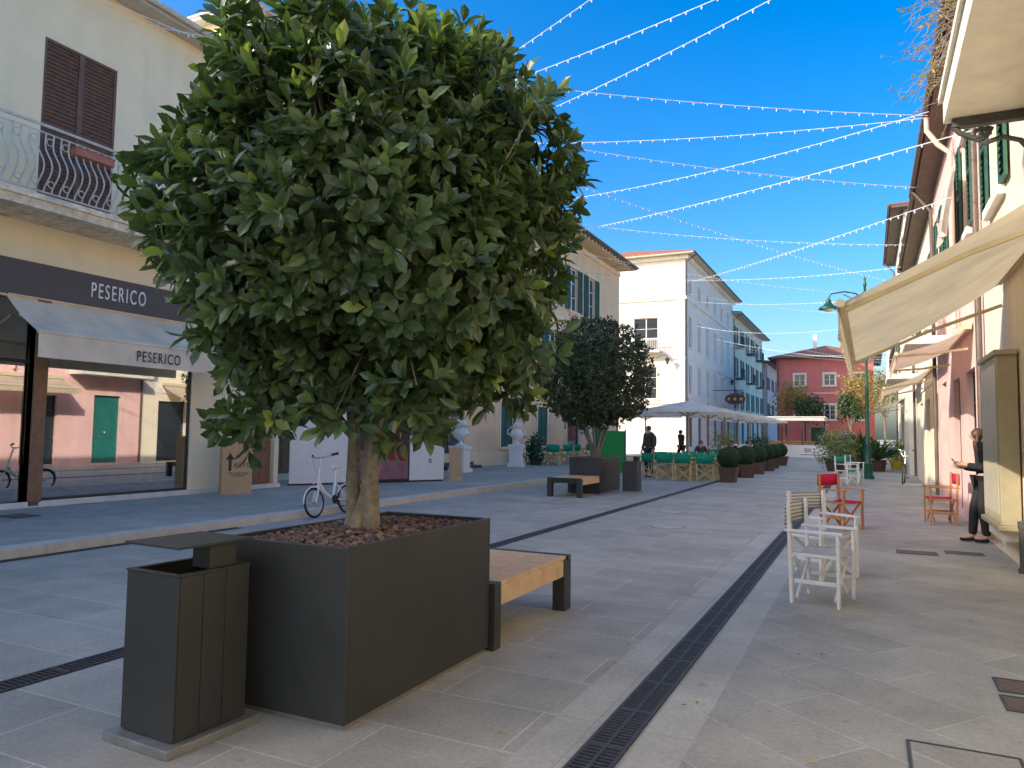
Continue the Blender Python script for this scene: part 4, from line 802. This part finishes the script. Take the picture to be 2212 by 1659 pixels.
with guard("chairs"):
 G1="director style folding chairs on the pavement"
 w1=dchair("white folding director chair with striped canvas seat",(-.40,7.45,.008),78,m_chw,m_fstr2,m_fstr,G1)
 copy_thing(w1,(-.46,8.75,.008),52)
 r1=dchair("wooden folding director chair with red canvas",(-.42,13.4,.008),60,m_cho,m_fred,m_fred,G1); copy_thing(r1,(1.12,15.2,.008),-84)
 r2=dchair("white folding director chair with teal canvas back",(-.66,26.1,.008),58,m_chw,m_fteal,m_fteal,G1); copy_thing(r2,(-.45,28.0,.008),75)
 G2="green canvas chairs of the café terrace"
 g1=dchair("pale wooden folding chair with green canvas at the café",(-6.15,24.8,.004),180,m_chy,m_fgreen,m_fgreen,G2,.30)
 for (x,y,rz) in((-5.5,24.75,170),(-4.9,25.0,190),(-6.75,25.3,150),(-6.3,26.4,0),(-5.5,26.5,10),(-4.8,26.6,200),(-4.85,27.6,180),(-5.6,27.7,175),(-6.3,27.3,180),(-7.0,27.6,170),(-6.3,28.9,0),(-5.2,29.2,0),(-5.0,31.9,180),(-6.2,31.8,170),(-5.2,33.9,0),(-6.3,34.0,180),(-5.0,35.1,0),(-6.4,36.9,10),(-5.1,37.2,180)): copy_thing(g1,(x,y,.004),rz)
 for (x,y,rz) in((-12.6,30.5,200),(-12.5,31.9,10),(-13.4,32.0,0),(-12.6,33.4,180),(-12.5,34.9,0),(-13.4,34.9,10),(-12.6,36.5,180),(-12.5,38.0,0),(-13.5,30.4,180)): copy_thing(g1,(x,y,.12),rz)
 tb=thing("cafe_table","square pale wooden café table","table",(-5.8,25.6,.004),0,"café tables"); b=MB(); b.box(-.38,.38,-.38,.38,.71,.74); b.box(-.34,.34,-.34,-.31,.64,.708);b.box(-.34,.34,.31,.34,.64,.708); b.obj("table_top",m_chy,tb)
 for y in(-.3,.3): b=MB(); b.bar((-.3,y,0),(.3,y,.64),.03,.04); b.bar((-.3,y+.025,.64),(.3,y+.025,0),.03,.04); b.obj("leg",m_chy,tb)
 for x,y,z in((-5.0,25.9,.004),(-5.3,28.5,.004),(-6.2,28.1,.004),(-5.2,33.0,.004),(-6.2,32.9,.004),(-5.2,36.1,.004),(-12.9,31.2,.12),(-12.9,34.1,.12),(-12.9,37.2,.12)): copy_thing(tb,(x,y,z),0)
with guard("cafe"):
 um=thing("parasol","large square white café parasol with wooden pole","parasol",(-7.0,32,.004),0,"white café parasols"); b=MB(); vs=[(0,0,2.98)]
 pr=[]
 for j in range(8):
  a=rad(45*j); rr=1.0/max(abs(math.cos(a)),abs(math.sin(a))); pr.append((rr*math.cos(a)*1.6,rr*math.sin(a)*1.6))
 for t,z in((.5,2.78),(1,2.60)): vs+=[(x*t,y*t,z+(0 if t<1 else (-.03 if j%2 else .0))) for j,(x,y) in enumerate(pr)]
 vs+=[(x*1.002,y*1.002,2.46) for x,y in pr]
 fs=[(0,1+j,1+(j+1)%8) for j in range(8)]+[(1+j,9+j,9+(j+1)%8,1+(j+1)%8) for j in range(8)]+[(9+j,17+j,17+(j+1)%8,9+(j+1)%8) for j in range(8)]
 b.add(vs,fs); b.obj("canopy",m_umb,um); b=MB(); b.tube([(0,0,.1),(0,0,3.03)],.035,10); b.ball((0,0,3.05),.05)
 for x,y in pr: b.bar((0,0,2.92),(x*.98,y*.98,2.56),.02,.02); b.bar((0,0,2.3),(x*.5,y*.5,2.74),.02,.02)
 b.obj("pole",m_cho,um); b=MB(); b.box(-.35,.35,-.35,.35,0,.1); b.obj("base",m_stone,um)
 for x,y in((-7.0,36.5),(-7.0,41),(-7.0,45.5),(-6.9,50),(-6.8,54.5),(-10.8,34),(-10.8,39)): copy_thing(um,(x,y,.004),0)
 def barrier(label,x,y,W,txt,rz=0):
  r=thing("cafe_barrier",label,"barrier",(x,y,0),rz); b=MB(); b.box(0,W,0,.06,.12,.95); b.box(0,.06,-.02,.08,0,1.02); b.box(W-.06,W,-.02,.08,0,1.02); b.obj("panel",m_whitep,r); text("barrier_lettering",txt,.42,m_bag,r,TR(W/2,-.006,.58),.003)
  b=MB(); b.box(W/2-.6,W/2+.6,-.004,-.001,.28,.33); b.obj("stripe",m_blue,r)
 barrier("white café terrace barrier with small logo",-6.9,39.5,1.7,"BK2"); barrier("white café terrace barrier with small logo",-5.2,54,3.2,"BK2"); barrier("plain white café terrace barrier with logo",-8.8,54,3.2,"BK2")
 ks=thing("cafe_pavilion","low pale café pavilion with flat roof in the square","pavilion",(-7.6,60,0)); b=MB(); b.box(0,4.6,0,3.5,2.75,2.98); b.box(-.1,4.7,-.1,3.6,2.981,3.05); b.obj("roof",m_whitep,ks)
 for x in(.1,1.55,3.0,4.4):
  for y in(.1,3.3): b=MB(); b.box(x,x+.1,y,y+.1,0,2.75); b.obj("post",m_dk,ks)
 b=MB(); b.box(.3,3.8,1.8,2.6,0,1.1); b.box(.2,3.9,1.7,2.7,1.101,1.16); b.obj("counter",m_doorw,ks)
 gb=thing("menu_board","bright green menu board beside the terrace","board",(-8.15,23.5,0)); b=MB(); b.box(0,.95,0,.05,.25,1.62); b.obj("panel",m_gpost,gb); b=MB(); b.box(-.03,0,-.01,.06,0,1.66);b.box(.95,.98,-.01,.06,0,1.66); b.obj("frame",m_dk,gb)
 sg=thing("hanging_sign","black oval hanging sign with yellow stars and red rim","sign",(-11.6,70,0)); b=MB()
 def ell(rx,rz,y0,y1,mi,cx=0): 
  n=28; vs=[(cx+rx*math.cos(6.2832*i/n),y,4.9+rz*math.sin(6.2832*i/n)) for y in(y0,y1) for i in range(n)]; b.add(vs,[tuple(range(n)),tuple(range(2*n-1,n-1,-1))]+[(i,i+n,(i+1)%n+n,(i+1)%n) for i in range(n)],mi)
 ell(.92,.52,-.06,.06,1,.6); ell(.82,.42,-.075,-.061,0,.6); b.obj("sign_board",[m_dk,m_bag],sg); b=MB()
 for cx in(.05,.6,1.15):
  st=[(cx+(.2 if i%2==0 else .085)*math.sin(i*math.pi/5),-.08,4.9+(.2 if i%2==0 else .085)*math.cos(i*math.pi/5)) for i in range(10)]; b.add(st,[tuple(range(9,-1,-1))])
 b.obj("stars",m_yel,sg); b=MB(); b.tube([(-1.4,0,5.7),(1.4,0,5.7)],.035,6); b.tube([(.2,0,5.7),(.2,0,5.35)],.02,5); b.tube([(1.0,0,5.7),(1.0,0,5.35)],.02,5); b.obj("bracket",m_iron,sg)
 def lantern(x,y,z,label):
  r=thing("wall_lantern",label,"lantern",(x,y,z)); b=MB(); b.tube([(-.9,0,.3),(-.5,0,.55),(0,0,.5),(0,0,.38)],.025,6); b.obj("bracket",m_iron,r); b=MB(); b.lathe([(.02,.4),(.12,.34),(.26,.22),(.16,.2),(.10,-.12),(.05,-.15)][::-1],6); b.obj("lamp_shade",m_iron,r)
 lantern(-14.3,58.0,7.3,"dark wall lantern on the white palazzo"); lantern(-11.9,74,6.6,"dark wall lantern on a curved bracket")
with guard("lamp"):
 lp=thing("street_lamp","dark green cast iron street lamp with two curved arms","street lamp",(-.04,30.1,0)); b=MB()
 b.lathe([(.20,0),(.20,.12),(.16,.16),(.14,.5),(.16,.55),(.11,.62),(.095,1.2),(.11,1.26),(.075,1.32),(.055,4),(.045,7.1),(.07,7.15),(.03,7.3),(.045,7.36),(.01,7.5)],16); b.obj("post",m_lamp,lp,smooth=40)
 for sx,e in((-1,1.25),(1,.95)):
  b=MB(); b.tube([(0,0,6.55),(sx*.3,0,6.85),(sx*.7,0,6.95),(sx*e*.92,0,6.9),(sx*e,0,6.72)],.028,8); b.tube([(sx*.05,0,6.9),(sx*.35,0,6.62),(sx*.75,0,6.86)],.018,6); b.obj("arm",m_lamp,lp,smooth=60)
  b=MB(); b.lathe([(.36,6.32),(.34,6.38),(.2,6.45),(.1,6.58),(.09,6.68),(.03,6.72)],18,0,TR(sx*e,0,0)); b.obj("lamp_shade",m_lamp,lp,smooth=40); b=MB(); b.ball((sx*e,0,6.33),(.22,.22,.10),12); b.obj("lamp_glass",m_whitep,lp,smooth=60)
 ur=thing("urn_statue","white carved stone urn on a tall pedestal by the entrance","urn",(-12.9,22.7,.12),0,"white stone urns on pedestals"); b=MB(); b.box(-.32,.32,-.32,.32,0,.14); b.box(-.25,.25,-.25,.25,.141,.80); b.box(-.19,.19,-.262,-.25,.22,.72); b.box(.25,.262,-.19,.19,.22,.72); b.box(-.31,.31,-.31,.31,.801,.92); b.obj("pedestal",m_whitep,ur,bevel=.012)
 b=MB(); b.lathe([(.18,.922),(.18,.96),(.07,1.02),(.06,1.08),(.13,1.13),(.26,1.25),(.28,1.38),(.21,1.50),(.19,1.56),(.30,1.62),(.31,1.66),(.2,1.67)],24)
 for sx in(-1,1): b.tube([(sx*.26,0,1.3),(sx*.38,0,1.36),(sx*.38,0,1.52),(sx*.26,0,1.58)],.025,8)
 for i in range(7): b.ball((.12*math.cos(i),.12*math.sin(i),1.72+.03*(i%2)),.09,8)
 b.obj("urn",m_whitep,ur,smooth=50); copy_thing(ur,(-13.2,27.9,.12),15)
 st=thing("entrance_steps","dark stone steps at the palazzo entrance","steps",(-14.5,23.4,.12),90); b=MB(); b.box(0,2.6,-.7,-.003,0,.12); b.box(.1,2.5,-.38,-.003,.121,.24); b.obj("steps",m_dk,st)
with guard("hoarding"):
 hd=thing("advertising_hoarding","white hoarding panels with a fashion poster standing on the pavement","hoarding",(-13.0,14.3,.12),61.7)
 for a,c in((0,1.72),(3.36,4.45)): b=MB(); b.box(a,c,0,.04,.05,2.35); b.obj("white_panel",m_whitep,hd)
 b=MB(); b.box(1.73,3.35,0,.04,.05,2.35); b.box(0,4.45,.05,.12,0,.05); pp=b.obj("poster_panel",m_mag,hd)
 b=MB()
 def poly(pts,mi,y): b.add([(x,y,z) for x,z in pts],[tuple(range(len(pts)))],mi)
 poly([(1.78,.1),(3.3,.1),(3.3,.75),(2.9,.9),(2.3,.7),(1.78,.95)],0,-.003); poly([(2.2,1.2),(2.75,1.0),(2.95,1.5),(2.8,2.3),(2.35,2.3)],1,-.004); poly([(2.75,1.05),(3.05,1.1),(3.15,1.9),(3.3,2.3),(2.9,2.3)],3,-.005); poly([(2.7,.62),(3.22,.58),(3.26,.98),(3.0,1.1),(2.74,1.0)],2,-.006); poly([(2.92,1.0),(3.02,1.0),(3.05,1.35),(2.9,1.35)],2,-.0065); poly([(2.0,.95),(2.85,.98),(2.85,1.1),(2.1,1.12)],3,-.0055)
 b.obj("poster",[M("poster_rose",(.30,.13,.14),.5,.3),m_pgr,m_bag,M("poster_skin",(.55,.30,.2),.5,.1)],pp)
 text("panel_lettering","2",.22,m_letterd,hd,TR(3.95,-.004,1.35),.002); text("panel_lettering","collezione donna\nautunno inverno",.07,m_letterd,hd,TR(3.95,-.004,1.75),.001); text("panel_lettering","a",.25,m_letterd,hd,TR(4.0,-.004,.6),.002)
 bl=thing("leaning_board","thin brown board leaning behind the hoarding","board",(-10.75,18.35,.12),50); b=MB(); b.box(0,.35,0,.04,0,.95,0,Matrix.Rotation(rad(-8),4,'X')); b.obj("board",m_card,bl)
 bx2=thing("cardboard_box","tall brown cardboard box standing upright with arrow print","box",(-12.35,11.55,.12),58); b=MB(); b.box(0,.62,0,.3,0,1.22); b.box(.004,.616,-.002,-.0005,1.0,1.03); c=b.obj("carton",m_card,bx2,bevel=.006)
 text("box_lettering","ALTO",.15,m_letterd,c,TR(.42,-.004,.62),.001); text("box_lettering","PER USCIRE USARE\nTAGLIERINO",.05,m_letterd,c,TR(.33,-.004,.42),.001)
 b=MB(); b.add([(.13,-.004,.50),(.19,-.004,.50),(.19,-.004,.74),(.25,-.004,.74),(.16,-.004,.88),(.07,-.004,.74),(.13,-.004,.74)],[tuple(range(7))]); b.obj("arrow_print",m_letterd,c)
def bicycle(label,loc,rz,fm,R=.25,wb=1.0,lean=4):
    r=thing("bicycle",label,"bicycle",loc,rz); r.rotation_euler=(rad(lean),0,rad(rz))
    for i,x in enumerate((0,wb)):
        b=MB(); b.tube([(x+R*.93*math.cos(a*math.pi/12),0,R+R*.93*math.sin(a*math.pi/12)) for a in range(24)],.02,8,closed=True); w=b.obj("wheel",m_tyre,r,smooth=60)
        b=MB(); b.tube([(x+R*.83*math.cos(a*math.pi/12),0,R+R*.83*math.sin(a*math.pi/12)) for a in range(24)],.01,6,closed=True); b.tube([(x,-.04,R),(x,.04,R)],.02,8)
        for k in range(16): a=k*math.pi/8; b.tube([(x,0,R),(x+R*.83*math.cos(a),0,R+R*.83*math.sin(a))],.0018,3)
        b.obj("rim",m_metal,w)
        b=MB(); b.tube([(x+R*1.06*math.cos(a*math.pi/12),0,R+R*1.06*math.sin(a*math.pi/12)) for a in range(2 if i==0 else -1,13 if i==0 else 11)],.014,6); b.obj("mudguard",fm,r)
    b=MB(); bb=(wb*.56,0,R+.02); sb=(wb*.66,0,R+.33); b.tube([(0,.03,R),(.09,.03,R+.2),(.13,0,R+.3),(.2,0,R+.58)],.018,8); b.tube([(0,-.03,R),(.09,-.03,R+.2),(.13,0,R+.3)],.016,8)
    b.tube([(.15,0,R+.33),(.3,0,R+.15),(wb*.5,0,R+.06),bb],.032,10); b.tube([bb,sb],.024,8); b.tube([(wb,.035,R),bb],.012,6); b.tube([(wb,-.035,R),bb],.012,6); b.tube([(wb,.035,R),sb],.011,6); b.tube([(wb,-.035,R),sb],.011,6)
    b.box(wb*.78,wb*1.12,-.06,.06,R+.33,R+.345); b.tube([(-.04,-.03,R+.32),(.1,0,R+.36)],.008,5); b.obj("frame",fm,r,smooth=60)
    b=MB(); b.tube([(.2,0,R+.55),(.24,0,R+.76)],.016,8); b.tube([(.36,-.27,R+.82),(.28,-.2,R+.80),(.23,-.08,R+.77),(.23,.08,R+.77),(.28,.2,R+.80),(.36,.27,R+.82)],.014,8); b.tube([(.23,.15,R+.78),(.15,.1,R+.70),(.12,0,R+.5)],.004,4); b.obj("handlebar",m_metal,r,smooth=60)
    for s_ in(-1,1): b=MB(); b.tube([(.28,s_*.2,R+.80),(.38,s_*.28,R+.82)],.022,8); b.obj("grip",m_tyre,r)
    b=MB(); b.tube([sb,(wb*.70,0,R+.55)],.013,8); b.obj("seat_post",m_metal,r); b=MB(); b.lathe([(.02,-.03),(.10,-.01),(.11,.02),(.05,.04)],14,0,TR(wb*.74,0,R+.58)@Matrix.Diagonal((1.2,.8,1,1))); b.tube([(wb*.66,0,R+.585),(wb*.56,0,R+.58)],[.05,.022],8); b.obj("saddle",m_whitep,r,smooth=60)
    b=MB(); b.lathe([(.08,-.005),(.08,.005)],18,0,TR(*bb)@Matrix.Rotation(rad(90),4,'X')@TR(0,0,.05)); b.tube([bb,(bb[0]+.1,-.06,R-.1)],.01,6); b.box(bb[0]+.06,bb[0]+.15,-.15,-.07,R-.12,R-.1); b.tube([bb,(bb[0]-.1,.06,R+.14)],.01,6); b.box(bb[0]-.15,bb[0]-.05,.07,.15,R+.14,R+.16); b.obj("crankset",m_tyre,r)
    return r
with guard("bikes"):
 bicycle("white folding bicycle parked against the kerb",(-8.58,10.1,.004),92,m_whitep,R=.26,wb=.92,lean=-6)
 bicycle("dark bicycle leaning near the house wall",(.95,27,.008),85,m_dk,R=.32,wb=1.05)
# ---------------------------------------------------------------- string lights
def string(a,c,sag):
    a=Vector(a);c=Vector(c); r=thing("string_light","white string lights hung across the street","string lights",(0,0,0),0,"white string lights across the street"); n=30
    P=[a.lerp(c,i/n)-Vector((0,0,sag*4*(i/n)*(1-i/n))) for i in range(n+1)]; b=MB(); b.tube(P,.0075,4); b.obj("cable",m_bulb,r)
    b=MB(); L=(c-a).length; k=int(L/.27)
    for i in range(1,k):
        t=i/k; p=a.lerp(c,t)-Vector((0,0,sag*4*t*(1-t))); h=.07 if i%2 else .05; q=.015
        b.add([p,p+Vector((q,0,-h*.5)),p+Vector((0,q,-h*.5)),p+Vector((-q,0,-h*.5)),p+Vector((0,-q,-h*.5)),p-Vector((0,0,h))],[(0,1,2),(0,2,3),(0,3,4),(0,4,1),(5,2,1),(5,3,2),(5,4,3),(5,1,4)])
    o=b.obj("bulbs",m_bulb,r); o["kind"]="stuff"
with guard("strings"):
 E=-12.9
 for a,c,s in [((E,16.2,9.3),(1.15,6.9,7.7),.3),((E,15.1,9.3),(1.15,9.3,7.7),.35),((E,17.8,9.3),(1.15,9.4,7.7),.4),((E,9.2,9.4),(1.15,16.2,7.8),.35),((E,15.3,9.4),(1.15,16.3,7.8),.35),((E,11.2,9.3),(1.15,20.5,7.7),.4),
  ((-14.4,28.3,9.8),(1.3,11.3,5.6),.25),((-14.4,23.2,9.8),(1.15,16,7.8),.5),((E,7.6,9.4),(1.15,33.5,7.8),.5),((-14.4,45,10.3),(1.3,14,5.5),.3),((-14.4,24,10.3),(1.15,27,7.8),.4),
  ((-14.4,30,10.5),(1.15,36,7.7),.5),((-14.4,38,10.5),(1.15,30,7.7),.5),((-14.4,36,10.5),(1.3,44,8),.6),((-14.4,44,10.5),(1.3,38,8),.6),((-13,60,10.5),(1.3,46,8),.7),((-14.4,45,10.2),(1.8,56,6.4),.5),((-13,62,10),(1.9,52,6.4),.5),((-13,66,10),(2.4,66,8),.6),((-13,72,10),(2.4,62,8),.6),((-13,60,9.5),(2.4,70,8),.6)]: string(a,c,s)
if ERR: raise RuntimeError(" | ".join(ERR))
